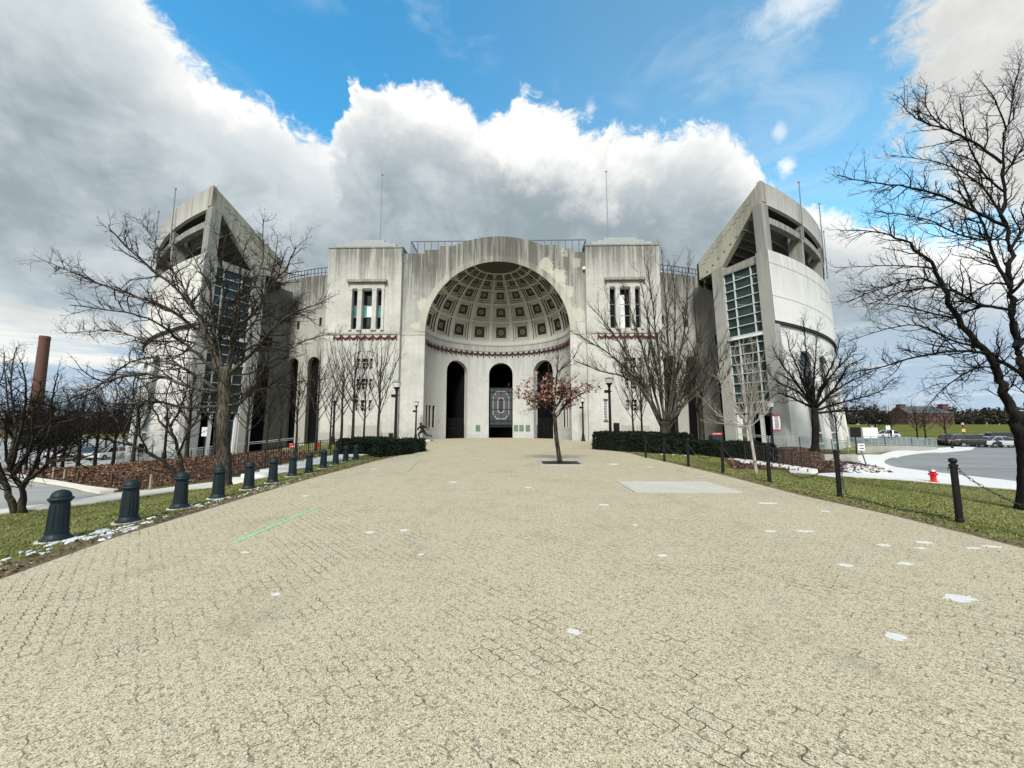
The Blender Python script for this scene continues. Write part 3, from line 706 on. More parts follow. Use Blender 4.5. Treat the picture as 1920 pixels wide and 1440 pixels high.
# --- coffered half dome
dm = MB()
def dp(a, t, d=0): rr = RR+d; return Vector((CX+rr*math.cos(t)*math.sin(a), CY+rr*math.cos(t)*math.cos(a), ZS+rr*math.sin(t)))
rows = [(4, 21), (22.8, 37.6), (39.6, 51.8), (53.4, 62.2), (63.6, 70.2)]
ab = []
for k in range(-4, 5): ab += [k*20-8.2, k*20+8.2]
azs = sorted(set([-90.0, 90.0]+ab)); tbs = [0.0]+[t for r_ in rows for t in r_]+[72.0]
def fill(a0, a1, t0, t1, na, nt_):
    for i in range(na):
        for j in range(nt_):
            A0, A1 = R(a0+(a1-a0)*i/na), R(a0+(a1-a0)*(i+1)/na); T0, T1 = R(t0+(t1-t0)*j/nt_), R(t0+(t1-t0)*(j+1)/nt_)
            dm.add([dp(A0,T0), dp(A1,T0), dp(A1,T1), dp(A0,T1)], [(0,1,2,3)])
for i in range(len(azs)-1):
    for j in range(len(tbs)-1):
        if (i % 2 == 1) and (j % 2 == 1): continue
        fill(azs[i], azs[i+1], tbs[j], tbs[j+1], max(1, round((azs[i+1]-azs[i])/4.1)), max(1, round((tbs[j+1]-tbs[j])/4.2)))
dome = dm.build('half_dome', M['dome_conc'], stad, recalc=False)
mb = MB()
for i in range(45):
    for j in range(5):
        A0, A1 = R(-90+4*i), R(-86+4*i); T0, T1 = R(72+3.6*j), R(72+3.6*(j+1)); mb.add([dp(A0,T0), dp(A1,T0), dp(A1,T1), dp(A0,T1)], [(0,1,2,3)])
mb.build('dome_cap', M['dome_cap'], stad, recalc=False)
for (t0, t1) in rows:
    for k in range(-4, 5):
        mb = MB(); ac = k*20; hw_ = 8.2; tc = (t0+t1)/2; ht = (t1-t0)/2
        def rect(f, d, n=4):
            out = []
            c4 = [(-1,-1),(1,-1),(1,1),(-1,1)]
            for (u0, v0), (u1, v1) in zip(c4, c4[1:]+c4[:1]):
                for q in range(n): out.append(dp(R(ac+hw_*f*(u0+(u1-u0)*q/n)), R(tc+ht*f*(v0+(v1-v0)*q/n)), d))
            return out
        seq = [(1,0),(1,.20),(.78,.20),(.78,.40),(.56,.40),(.56,.58)]
        for (f0, d0), (f1, d1) in zip(seq[:-1], seq[1:]):
            r0, r1 = rect(f0, d0), rect(f1, d1); n = len(r0)
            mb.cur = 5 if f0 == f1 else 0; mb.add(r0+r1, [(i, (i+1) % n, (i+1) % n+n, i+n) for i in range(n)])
        mb.cur = 1; r1 = rect(.56, .58, 1); mb.add(r1, [(0,1,2,3)])
        # painted rosette: ring, boss and four corner leaves, standing proud of the panel
        C0 = dp(R(ac), R(tc), .49); U = (dp(R(ac+1), R(tc))-dp(R(ac-1), R(tc))).normalized(); Vv = (dp(R(ac), R(tc+1))-dp(R(ac), R(tc-1))).normalized(); Nn = (dp(R(ac), R(tc), 0)-C0).normalized()
        half = .56*min(R(hw_)*math.cos(R(tc)), R(ht))*RR; hu = .56*R(hw_)*math.cos(R(tc))*RR; hv = .56*R(ht)*RR
        def disc(r0, r1, lift, mi, n=14):
            mb.cur = mi; a_ = [C0+U*(r0*math.cos(2*math.pi*i/n))+Vv*(r0*math.sin(2*math.pi*i/n))+Nn*lift for i in range(n)]; b_ = [C0+U*(r1*math.cos(2*math.pi*i/n))+Vv*(r1*math.sin(2*math.pi*i/n))+Nn*lift for i in range(n)]
            mb.add(a_+b_, [(i, (i+1) % n, (i+1) % n+n, i+n) for i in range(n)])
        disc(half*.34, half*.58, .02, 2); disc(half*.16, half*.34, .03, 3); disc(.001, half*.16, .035, 2)
        mb.cur = 4
        for su in (-1, 1):
            for sv in (-1, 1):
                cc = C0+U*(su*hu*.72)+Vv*(sv*hv*.72)+Nn*.012
                mb.add([cc-U*su*hu*.2+Vv*sv*hv*.02, cc-Vv*sv*hv*.2, cc+U*su*hu*.16, cc+Vv*sv*hv*.16], [(0,1,2,3)])
        mb.build('coffer', [M['dome_conc'], M['coffer_dark'], M['rosette'], M['rosette_red'], M['coffer_green'], M['coffer_riser']], dome, recalc=False)
# --- festoons
def festoon(mapf, u0, u1, n, ztop, drop, name='festoon', tl=.42, th=.055, mt='festoon'):
    mb = MB()
    for k in range(n):
        a, b = u0+(u1-u0)*k/n, u0+(u1-u0)*(k+1)/n
        pts = [mapf(a+(b-a)*q/6, ztop-drop*4*(q/6)*(1-q/6)) for q in range(7)]
        mb.tube(pts, [th*.7, th*1.1, th*1.5, th*1.7, th*1.5, th*1.1, th*.7], 5)
    for k in range(n+1):
        a = u0+(u1-u0)*k/n; p = Vector(mapf(a, ztop+.06)); mb.tube([p, p+Vector((0,0,-.2)), p+Vector((0,0,-.34)), p+Vector((0,0,-tl-.18))], [.05, .035, .07, .10], 6)
    return mb.build(name, M[mt], stad)
festoon(lambda a, z: (CX+(RR-.10)*math.sin(a), CY+(RR-.10)*math.cos(a), z), -R(88), R(88), 32, 11.70, .40, tl=.55, th=.075, mt='festoon_dark')
# --- the two square towers
def tower(x0, x1, yf, panes):
    z1 = 22.65; xc = (x0+x1)/2
    t = None
    mb = MB(); mapf = lambda u, z, d: (u, yf+d, z)
    wz0, wz1 = Zat(688, 617, yf), Zat(688, 544, yf)
    xw = Xat(688, yf, 580) if xc < 0 else Xat(1172.5, yf, 580)
    px = .0613
    wins = [(xw-1.76, xw-1.14, wz0, wz1), (xw-.58, xw+.58, wz0, wz1), (xw+1.14, xw+1.70, wz0, wz1)]
    xs_ = Xat(683, yf, 720) if xc < 0 else Xat(1188, yf, 720)
    small = []
    for zc2 in (Zat(683, 682, yf), Zat(683, 720, yf), Zat(683, 760, yf)):
        for dx_, w2 in ((-.75, .17), (0, .31), (.75, .17)): small.append((xs_+dx_-w2, xs_+dx_+w2, zc2-.6, zc2+.6))
    strip_wall(mb, mapf, [x0, x1], -1.5, z1, wins+small, .55)
    mb.add([(x0,yf,-1.5),(x0,yf+9,-1.5),(x0,yf+9,z1),(x0,yf,z1)], [(0,1,2,3)]); mb.add([(x1,yf,-1.5),(x1,yf+9,-1.5),(x1,yf+9,z1),(x1,yf,z1)], [(0,1,2,3)])
    mb.add([(x0,yf,z1),(x1,yf,z1),(x1,yf+9,z1),(x0,yf+9,z1)], [(0,1,2,3)]); mb.add([(x0,yf+9,-1.5),(x1,yf+9,-1.5),(x1,yf+9,z1),(x0,yf+9,z1)], [(0,1,2,3)])
    tw = mb.build('tower', M['tower_conc'], stad, recalc=False)
    # corner strip that stands proud on the inner edge, coping and string courses
    mb = MB(); xi = x1 if xc < 0 else x0; s = -1 if xc < 0 else 1
    a = sorted([xi+s*.02, xi+s*.55]); mb.box(a[0], a[1], yf-.06, yf-.001, -1, 22.4)
    mb.build('corner_strip', M['tower_conc'], tw)
    mb = MB(); mb.box(x0+.01, x1-.01, yf-.10, yf-.002, 12.18, 12.40); mb.build('moulding', M['raw_conc'], tw)
    mb = MB(); mb.box(x0-.08, x1+.08, yf-.08, yf+9.1, z1+.002, z1+.16); mb.build('coping', M['raw_conc'], tw)
    mb = MB(); mb.box(x0, x1, yf-.05, yf-.0015, -.5, .9); mb.build('plinth_course', M['raw_conc'], tw)
    # tall window: pilasters, entablature, cornice
    mb = MB()
    for xa, xb in ((-2.05,-1.78),(-1.12,-.60),(.60,1.12),(1.72,2.02)):
        mb.box(xw+xa, xw+xb, yf-.14, yf-.002, wz0-.15, wz1-.02); mb.box(xw+xa-.05, xw+xb+.05, yf-.18, yf-.003, wz1-.018, wz1+.16); mb.box(xw+xa-.04, xw+xb+.04, yf-.17, yf-.003, wz0-.17, wz0+.12)
    mb.box(xw-2.08, xw+2.05, yf-.16, yf-.002, wz1+.162, wz1+.85)
    mb.build('window_surround', M['tower_conc'], tw)
    mb = MB(); mb.box(xw-2.35, xw+2.32, yf-.5, yf-.001, wz1+.86, wz1+1.16); mb.build('cornice', M['raw_conc'], tw)
    for i, (a, b, z0, zt) in enumerate(wins):
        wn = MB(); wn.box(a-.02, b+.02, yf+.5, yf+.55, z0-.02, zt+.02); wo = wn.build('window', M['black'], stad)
        H_ = zt-z0; fr = MB()
        for k in (0, .33, .62, 1): fr.box(a, b, yf+.44, yf+.49, z0+H_*k-.04, z0+H_*k+.04)
        fr.build('frame', M['grey_metal'], wo)
        pn = MB()
        if panes and i == 1:
            pn.cur = 0; pn.box(a+.40, b-.02, yf+.45, yf+.47, z0+H_*.32, z0+H_*.61); pn.cur = 1; pn.box(a+.02, a+.38, yf+.45, yf+.47, z0+H_*.32, z0+H_*.61)
            pn.cur = 2; pn.box(a+.42, b-.04, yf+.455, yf+.475, z0+H_*.06, z0+H_*.30); pn.box(a+.42, b-.04, yf+.455, yf+.475, z0+H_*.64, z0+H_*.88)
            pn.build('pane', [M['pale_glass'], M['teal_glass'], M['win_glass']], wo)
        elif panes: pn.box(a+.02, b-.02, yf+.45, yf+.47, z0+H_*.33, z0+H_*.60); pn.build('pane', M['teal_glass'], wo)
        elif i == 1: pn.box(a+.12, a+.62, yf+.45, yf+.47, z0+.1, z0+H_*.86); pn.build('pane', M['pale_glass'], wo)
    # small three-light windows, white glazing bars
    for zc2 in sorted(set((h[2]+h[3])/2 for h in small)):
        wn = MB()
        for dx_, w2 in ((-.75,.17),(0,.31),(.75,.17)): wn.box(xs_+dx_-w2-.02, xs_+dx_+w2+.02, yf+.3, yf+.34, zc2-.62, zc2+.62)
        wo = wn.build('window', M['black'], stad); fr = MB()
        for dx_, w2 in ((-.75,.17),(0,.31),(.75,.17)):
            for z in (-.2, .2): fr.box(xs_+dx_-w2, xs_+dx_+w2, yf+.24, yf+.28, zc2+z-.02, zc2+z+.02)
            fr.box(xs_+dx_-.02, xs_+dx_+.02, yf+.238, yf+.282, zc2-.6, zc2+.6)
        fr.build('frame', M['white_paint'], wo)
    # blind arch line round the small windows and the low gabled panel
    mb = MB(); q = []
    for k in range(19):
        a = math.pi*k/18; q.append((xs_-2.2*math.cos(a), yf-.02, Zat(683, 690, yf)+2.0*math.sin(a)))
    mb.tube(q, .05, 4); mb.build('blind_arch', M['raw_conc'], tw)
    mb = MB(); zz = [0, 2.2, 2.9, 2.2, 0]; mb.prism([(xs_-2.1, 0), (xs_-2.1, 2.3), (xs_-1.3, 2.9), (xs_+1.3, 2.9), (xs_+2.1, 2.3), (xs_+2.1, 0)], yf-.12, yf-.003, 'y')
    mb.build('gable_panel', M['tower_conc'], tw)
    mb = MB(); mb.box(xs_-1.6, xs_-.1, yf-.16, yf-.121, .5, 1.7); mb.box(xs_+.1, xs_+1.6, yf-.16, yf-.121, .5, 1.7); mb.build('relief', M['raw_conc'], tw)
    xf0, xf1 = (Xat(627, yf, 632), Xat(743.5, yf, 632)) if xc < 0 else (Xat(1121, yf, 632), Xat(1232, yf, 632))
    f_ = festoon(lambda u, z: (u, yf-.13, z), xf0, xf1, 8, Zat(688, 628.5, yf), .42, tl=.42, th=.07)
    # stepped metal roof with a mast
    mb = MB()
    for k, (w_, h_) in enumerate(((3.55, .42), (2.75, .36), (1.95, .42))):
        zz = z1+.162+[0, .42, .78][k]; mb.box(xc-w_, xc+w_, yf+.12+k*.3, yf+8-k*.8, zz, zz+h_)
    mb.build('stepped_roof', M['roof_metal'], tw)
    xm, ym = (Xat(712.5, yf+4.5, 450), yf+4.5) if xc < 0 else (Xat(1140, yf+4.5, 450), yf+4.5)
    zt = Zat(712, 329, ym); mb = MB(); mb.tube([(xm, ym, z1+1.0), (xm, ym, z1+4), (xm, ym, zt)], [.07, .06, .04], 8); mb.lathe([(.02,0),(.12,.08),(.12,.2),(.02,.28)], 8, (xm, ym, zt-.05)); mb.lathe([(.2,0),(.2,.3),(.08,.4)], 8, (xm, ym, z1+1.05))
    mb.build('mast', M['grey_metal'], tw)
tower(-22.74, -13.92, 43.5, True)
tower(7.63, 16.2, 43.5, False)
# small details on the tower fronts: drain bracket lamp
mb = MB(); x, y, z = P(1095, 504, 43.9); mb.lathe([(.02,-.2),(.2,-.15),(.22,0),(.2,.15),(.02,.2)], 10, (x, 43.8, z)); mb.build('wall_lamp', M['white_paint'], stad)
# --- railings on the roof of the centre block
def railing(path, h, n, mat, name, parent, mid=True, r=.035):
    mb = MB(); pts = [Vector(p) for p in path]
    seg = [(a, b, (b-a).length) for a, b in zip(pts[:-1], pts[1:])]; tot = sum(s[2] for s in seg)
    for a, b, _ in seg:
        mb.bar(a+Vector((0,0,h)), b+Vector((0,0,h)), r*2); 
        if mid: mb.bar(a+Vector((0,0,mid)), b+Vector((0,0,mid)), r*1.6)
    for k in range(n+1):
        t = tot*k/n
        for a, b, L in seg:
            if t <= L+1e-6: p = a.lerp(b, min(1, t/L)); break
            t -= L
        mb.bar(p, p+Vector((0,0,h)), r*1.8)
    return mb.build(name, mat, parent)
zr0 = 22.15
railing([(CX-10.6, CY+3.2, zr0-.2), (CX-10.6, CY+.7, zr0-.2), (CX-1.5, CY+.7, zr0-.2)], 2.05, 14, M['rail_metal'], 'railing', stad, .35, .045)
railing([(CX+1.5, CY+.7, zr0-.2), (CX+10.6, CY+.7, zr0-.2), (CX+10.6, CY+3.2, zr0-.2)], 2.05, 14, M['rail_metal'], 'railing', stad, .35, .045)
# --- curved wing walls beside the towers
CSX = -3.8
for s in (-1, 1):
    xo_ = 19.0 if s > 0 else 18.85
    pts = [(xo_, 45.0), (22, 45.6), (25.5, 46.8), (29, 48.5), (32, 50.8)]
    px_ = np.array([p[0] for p in pts]); py_ = np.array([p[1] for p in pts])
    def wm(u, z, d, s=s): return (CSX+s*u+( .3 if s>0 else 0), float(np.interp(u, px_, py_))+d, z)
    mb = MB(); us = list(np.linspace(xo_, 32, 27))
    hs = [(20.35, 21.85, -1, arch(21.1, .75, 9.2)), (23.35, 24.9, -1, arch(24.12, .78, 9.2)), (26.6, 28.2, -1, arch(27.4, .8, 9.2))]
    hs += [(20.3, 20.65, 13.7, 14.75), (23.5, 23.9, 13.5, 14.5)]
    strip_wall(mb, wm, us, -2.5, 20.1, hs, .8)
    wg = mb.build('wing_wall', M['wing_conc'], stad, recalc=False)
    mb = MB()
    for h in hs: 
        for a, b in ((h[0]-.3, h[1]+.3),):
            z1_ = h[3] if not callable(h[3]) else 10.5
            mb.add([wm(a, h[2]-.5, .82), wm(b, h[2]-.5, .82), wm(b, z1_+.3, .82), wm(a, z1_+.3, .82)], [(0,1,2,3)])
    mb.build('doorway', M['black'], wg, recalc=False)
    mb = MB()
    for a, b in zip(us[:-1], us[1:]): mb.add([wm(a,20.1,0), wm(b,20.1,0), wm(b,20.1,1.2), wm(a,20.1,1.2)], [(0,1,2,3)])
    mb.build('coping', M['raw_conc'], wg, recalc=False)
    railing([Vector(wm(u, 20.1, .5)) for u in np.linspace(xo_, 29, 9)], 1.15, 20, M['rail_metal'], 'railing', wg, .55, .035)
# --- grandstand end blocks: a radial end wall and a curved outer wall, in polar coordinates round the bowl
def grandstand(s):
    CC, R0, PH0 = ((4.9, 81.0), 50.0, R(27)) if s > 0 else ((4.4, 87.2), 56.0, R(24))
    def pt(ph, r, z): return Vector((CSX+s*(CC[0]+r*math.sin(ph)), CC[1]-r*math.cos(ph), z))
    def bat(z): return .85*(26-z)/26
    def face(t, z, d=0):        # end wall: t inwards from the outer corner, d behind the face
        r = R0-.6-t+bat(z)*.9; p = pt(PH0, r, z); n = Vector((s*math.cos(PH0), math.sin(PH0), 0)); return p+n*d
    gs = empty('grandstand_block', Vector((CSX+s*(CC[0]+R0*math.sin(PH0)), CC[1]-R0*math.cos(PH0), 0)))
    tag(gs, 'modern concrete grandstand end with glazed stair hall, '+('left' if s < 0 else 'right')+' of the domed entrance', 'grandstand')
    zb = -5.0
    zlow = 20.3
    # end wall: raker beam strip
    TA, TP1, TP0, TC = (6.95 if s > 0 else 7.9), 5.35, 4.15, .35
    def ztop(t): return 25.9-(t+.6)*(25.9-zlow)/(TA+.6)
    def zbot(t): return 23.35-(t-.3)*(23.35-18.7)/(4.15-.3) if t < 4.15 else 18.7-(t-4.15)*(18.7-18.2)/(TA-4.15)
    def slab(mb, poly, d0, d1):
        n = len(poly); a = [face(t, z, d0) for t, z in poly]; b = [face(t, z, d1) for t, z in poly]
        mb.add(a+b, [tuple(range(n)), tuple(range(2*n-1, n-1, -1))]+[(i, i+n, (i+1) % n+n, (i+1) % n) for i in range(n)])
    mb = MB(); slab(mb, [(-.6, 25.9), (-.6, 23.7), (.3, 23.35), (4.15, 18.7), (TA, 18.2), (TA, zlow)], 0, .7)
    # board-marked zigzag relief: small ledges following the stepped seating
    for k in range(11):
        t = .5+k*.56; z = ztop(t)-1.05; slab(mb, [(t, z), (t+.56, z), (t+.56, z+.035), (t, z+.035)], -.03, -.002); slab(mb, [(t+.53, z-.42), (t+.56, z-.42), (t+.56, z-.001), (t+.53, z-.001)], -.03, -.002)
    mb.build('raker_beam', M['beige_conc'], gs)
    # corner column (battered)
    mb = MB(); mb.hexa([face(-.55, zb, -.12), face(TC, zb, -.12), face(TC, zb, .9), face(-.55, zb, .9)], [face(-.55, 23.5, -.12), face(TC, 23.5, -.12), face(TC, 23.5, .9), face(-.55, 23.5, .9)])
    mb.hexa([face(-.66, zb, -.2), face(TC+.1, zb, -.2), face(TC+.1, zb, -.121), face(-.66, zb, -.121)], [face(-.66, 18.6, -.2), face(TC+.1, 18.6, -.2), face(TC+.1, 18.6, -.121), face(-.66, 18.6, -.121)])
    mb.build('corner_column', M['raw_conc'], gs)
    mb = MB(); slab(mb, [(TP0, zb), (TP1, zb), (TP1, 18.6), (TP0, 18.75)], -.1, .9); mb.build('inner_column', M['raw_conc'], gs)
    # concrete head over the glazing
    mb = MB(); slab(mb, [(TC+.002, 17.75), (TP0-.002, 17.75), (TP0-.002, 18.35), (TC+.002, 18.5)], .0, .7); mb.build('head_beam', M['raw_conc'], gs)
    # curtain wall
    zg0, zg1 = (3.0, 17.7); cols = [TC+.02, 1.25, 3.05, TP0-.02]
    mb = MB(); slab(mb, [(cols[0], zg0), (cols[-1], zg0), (cols[-1], zg1), (cols[0], zg1)], .22, .26)
    cw = mb.build('curtain_wall', M['tower_glass'], gs)
    cw['label'] = 'dark green stair hall glazing with pale grid frame'
    mb = MB(); W = .05
    for c_ in cols:
        q = [0, -.0][0]
        slab(mb, [(max(c_-W, cols[0]), zg0), (min(c_+W, cols[-1]), zg0), (min(c_+W, cols[-1]), zg1), (max(c_-W, cols[0]), zg1)], .06, .21)
    slab(mb, [(TC-.02, zg0), (TC+.16, zg0), (TC+.16, zg1), (TC-.02, zg1)], -.02, .05)
    z = zg0; rowz = []
    while z < zg1: rowz.append(z); z += .98
    rowz.append(zg1)
    for z in rowz: slab(mb, [(cols[0], z-.035), (cols[-1], z-.035), (cols[-1], z+.035), (cols[0], z+.035)], .04, .2)
    mb.build('mullion', M['mullion'], cw)
    mb = MB(); slab(mb, [(TC-.05, 10.45), (TP0, 10.45), (TP0, 10.72), (TC-.05, 10.72)], -.15, .1); mb.build('transom', M['white_paint'], cw)
    # floors and stairs seen behind the glass frame
    for z in (6.5, 9.6, 13.2, 16.2):
        mb = MB(); slab(mb, [(cols[0]+.05, z), (2.9, z+.9), (2.9, z+1.0), (cols[0]+.05, z+.1)], .205, .218); mb.build('stair_flight', M['grey_metal'], cw)
    # entrance under the glazing: posts, dark hall, ramp rail
    for t in (TC+.25, 1.6, 3.0, TP0-.2): mb = MB(); slab(mb, [(t-.13, zb), (t+.13, zb), (t+.13, 2.9), (t-.13, 2.9)], .1, .4); mb.build('post', M['white_paint'], gs)
    mb = MB(); slab(mb, [(TC, zb), (TP0, zb), (TP0, zg1), (TC, zg1)], 3.0, 3.1); slab(mb, [(TC, 2.75), (TP0, 2.75), (TP0, 2.99), (TC, 2.99)], .1, 3.0)
    mb.build('hall', M['dark_room'], gs)
    # recess between column and wing wall
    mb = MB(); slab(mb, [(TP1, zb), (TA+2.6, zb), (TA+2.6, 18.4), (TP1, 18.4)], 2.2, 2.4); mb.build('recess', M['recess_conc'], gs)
    mb = MB(); slab(mb, [(TP1+.1, zb), (TA+.2, zb), (TA+.2, 8.6), (TP1+.1, 8.6)], 2.1, 2.19); slab(mb, [(TP1+.1, 11.0), (TA+.2, 11.0), (TA+.2, 12.0), (TP1+.1, 12.2)], 2.1, 2.19); mb.build('doorway', M['black'], gs)
    # outer curved walls
    PH1 = R(100); N = 40
    phs = list(np.linspace(PH0, PH1, N+1))
    mb = MB()
    wm_ = lambda u, z, d: pt(u, R0+bat(z)-d, z)
    strip_wall(mb, wm_, phs, 11.6, 18.65, nz=3)
    for a, b in zip(phs[:-1], phs[1:]): mb.add([wm_(a,18.65,0), wm_(b,18.65,0), wm_(b,18.65,.6), wm_(a,18.65,.6)], [(0,1,2,3)]); mb.add([wm_(a,11.6,0), wm_(b,11.6,0), wm_(b,11.6,.5), wm_(a,11.6,.5)], [(0,1,2,3)])
    uw = mb.build('upper_wall', M['white_conc'], gs, recalc=False, smooth=False)
    for z in (14.0, 17.3):
        mb = MB()
        for a, b in zip(phs[:-1], phs[1:]): mb.add([wm_(a,z,-.012), wm_(b,z,-.012), wm_(b,z+.06,-.012), wm_(a,z+.06,-.012)], [(0,1,2,3)])
        mb.build('panel_joint', M['raw_conc'], uw, recalc=False)
    mb = MB(); wl = lambda u, z, d: pt(u, R0+bat(z)-.28-d+max(0, min(3.2, 3.2-z))*.12, z)
    cs = [R(33.6)+R(5.4)*k for k in range(11)]; hwn = R(1.7)
    ap = lambda c: (lambda u: 8.3+.9*math.sqrt(max(0, 1-((u-c)/hwn)**2)))
    holes = [(c-hwn, c+hwn, -1.6, ap(c)) for c in cs]
    strip_wall(mb, wl, phs, zb, 11.7, holes, .32, nz=2)
    lw = mb.build('lower_wall', M['white_conc'], gs, recalc=False)
    for c in cs:
        wn = MB(); a, b = c-hwn-.01, c+hwn+.01
        wn.add([wl(a,-1.7,.3), wl(b,-1.7,.3), wl(b,9.4,.3), wl(a,9.4,.3)], [(0,1,2,3)])
        wo = wn.build('window', M['win_glass'], gs, recalc=False); fr = MB()
        for z, h_, mi in ((-.2,.25,0),(.9,.15,0),(2.6,.18,0),(4.2,.12,0),(5.8,.12,0),(7.2,.1,0)): fr.add([wl(a,z,.25), wl(b,z,.25), wl(b,z+h_,.25), wl(a,z+h_,.25)], [(0,1,2,3)])
        fr.build('frame', M['mullion'], wo, recalc=False)
        sp_ = MB(); sp_.add([wl(a,-1.6,.27), wl(b,-1.6,.27), wl(b,-.25,.27), wl(a,-.25,.27)], [(0,1,2,3)]); sp_.add([wl(a,2.8,.27), wl(b,2.8,.27), wl(b,4.15,.27), wl(a,4.15,.27)], [(0,1,2,3)])
        sp_.build('pane', M['black'] if s < 0 else M['teal_glass'], wo, recalc=False)
    # near-black strip that paints the shadow line under the upper wall overhang
    mb = MB()
    for a, b in zip(phs[:-1], phs[1:]): mb.hexa([wm_(a,11.35,.05), wm_(b,11.35,.05), wm_(b,11.35,.6), wm_(a,11.35,.6)], [wm_(a,11.599,.05), wm_(b,11.599,.05), wm_(b,11.599,.6), wm_(a,11.599,.6)])
    mb.build('shadow_strip', M['dark_conc'], gs)
    # parapet band
    mb = MB()
    for a, b in zip(phs[:-1], phs[1:]):
        mb.hexa([pt(a,R0,23.55), pt(b,R0,23.55), pt(b,R0-.35,23.55), pt(a,R0-.35,23.55)], [pt(a,R0,25.85), pt(b,R0,25.85), pt(b,R0-.35,25.85), pt(a,R0-.35,25.85)])
    mb.build('parapet', M['panel_conc'], gs)
    mb = MB()
    for k in range(1, 12):
        a = PH0+R(4.2)*k; p0, p1 = pt(a, R0+.004, 23.56), pt(a, R0+.004, 25.84); t_ = Vector((s*math.cos(a), math.sin(a), 0))*.02; mb.add([p0-t_, p0+t_, p1+t_, p1-t_], [(0,1,2,3)])
    mb.build('panel_joint', M['raw_conc'], gs, recalc=False)
    # sloping seating deck (underside with stepped ribs)
    mb = MB()
    prof_ = [(R0-.36, 24.6), (R0-1.4, 24.4), (R0-1.4, 22.7)]
    for k in range(2, 10):
        t0 = k/10; t1 = (k+1)/10; r0 = R0-.4-(7.2)*t0; r1 = R0-.4-7.2*t1; z0 = 23.2-4.9*t0; z1_ = 23.2-4.9*t1
        prof_ += [(r0, z0-.42), (r0-.34, z0-.42), (r0-.34, z1_)]
    for a, b in zip(phs[:-1], phs[1:]):
        for (ra, za), (rb, zb_) in zip(prof_[:-1], prof_[1:]): mb.add([pt(a,ra,za), pt(b,ra,za), pt(b,rb,zb_), pt(a,rb,zb_)], [(0,1,2,3)])
        mb.add([pt(a,R0-.4,25.0), pt(b,R0-.4,25.0), pt(b,R0-7.6,20.1), pt(a,R0-7.6,20.1)], [(0,1,2,3)]); mb.add([pt(a,R0-7.6,20.1), pt(b,R0-7.6,20.1), pt(b,R0-7.6,17.5), pt(a,R0-7.6,17.5)], [(0,1,2,3)])
    mb.build('seating_deck', M['dark_conc'], gs, recalc=False)
    for k in range(2, 10):
        rb = MB(); t0 = k/10; r0 = R0-.4-7.2*t0; z0 = 23.2-4.9*t0
        for a, b in zip(phs[:18], phs[1:19]): rb.hexa([pt(a,r0-.05,z0-.60), pt(b,r0-.05,z0-.60), pt(b,r0-.30,z0-.60), pt(a,r0-.30,z0-.60)], [pt(a,r0-.05,z0-.40), pt(b,r0-.05,z0-.40), pt(b,r0-.30,z0-.40), pt(a,r0-.30,z0-.40)])
        rb.build('deck_rib', M['deck_rib'], gs)
    # inner wall behind the open gallery and its floor
    mb = MB()
    for a, b in zip(phs[:-1], phs[1:]): mb.add([pt(a,R0-6.8,17), pt(b,R0-6.8,17), pt(b,R0-6.8,20.3), pt(a,R0-6.8,20.3)], [(0,1,2,3)]); mb.add([pt(a,R0,17.6), pt(b,R0,17.6), pt(b,R0-6.8,17.6), pt(a,R0-6.8,17.6)], [(0,1,2,3)])
    mb.build('gallery', M['dark_conc'], gs, recalc=False)
    # ring beam and raking columns of the gallery
    mb = MB()
    for a, b in zip(phs[:-1], phs[1:]): mb.hexa([pt(a,R0-.1,21.75), pt(b,R0-.1,21.75), pt(b,R0-.7,21.75), pt(a,R0-.7,21.75)], [pt(a,R0-.1,22.4), pt(b,R0-.1,22.4), pt(b,R0-.7,22.4), pt(a,R0-.7,22.4)])
    mb.build('ring_beam', M['raw_conc'], gs)
    for k in range(1, 8):
        mb = MB(); a = PH0+R(9.3)*k; t_ = Vector((s*math.cos(a), math.sin(a), 0))*.28
        o0, o1, i0, i1 = pt(a, R0-.05, 18.66), pt(a, R0-.05, 23.3), pt(a, R0-1.3, 18.66), pt(a, R0-1.3, 22.6)
        mb.hexa([o0-t_, o0+t_, i0+t_, i0-t_], [o1-t_, o1+t_, i1+t_, i1-t_]); mb.build('column', M['raw_conc'], gs)
        if k <= 3:
            mb = MB(); e = pt(a-R(.6), R0+.25, 0); zt_ = [28.0, 28.6, 28.2][k-1]
            mb.tube([e+Vector((0,0,21.6)), e+Vector((0,0,zt_))], [.075, .05], 7); mb.lathe([(.02,0),(.11,.08),(.11,.2),(.02,.26)], 8, (e.x, e.y, zt_-.04))
            for z in (21.8, 23.0): mb.bar(e+Vector((0,0,z)), pt(a-R(.6), R0-.4, z), .06)
            mb.build('mast', M['grey_metal'], gs)
grandstand(-1); grandstand(1)
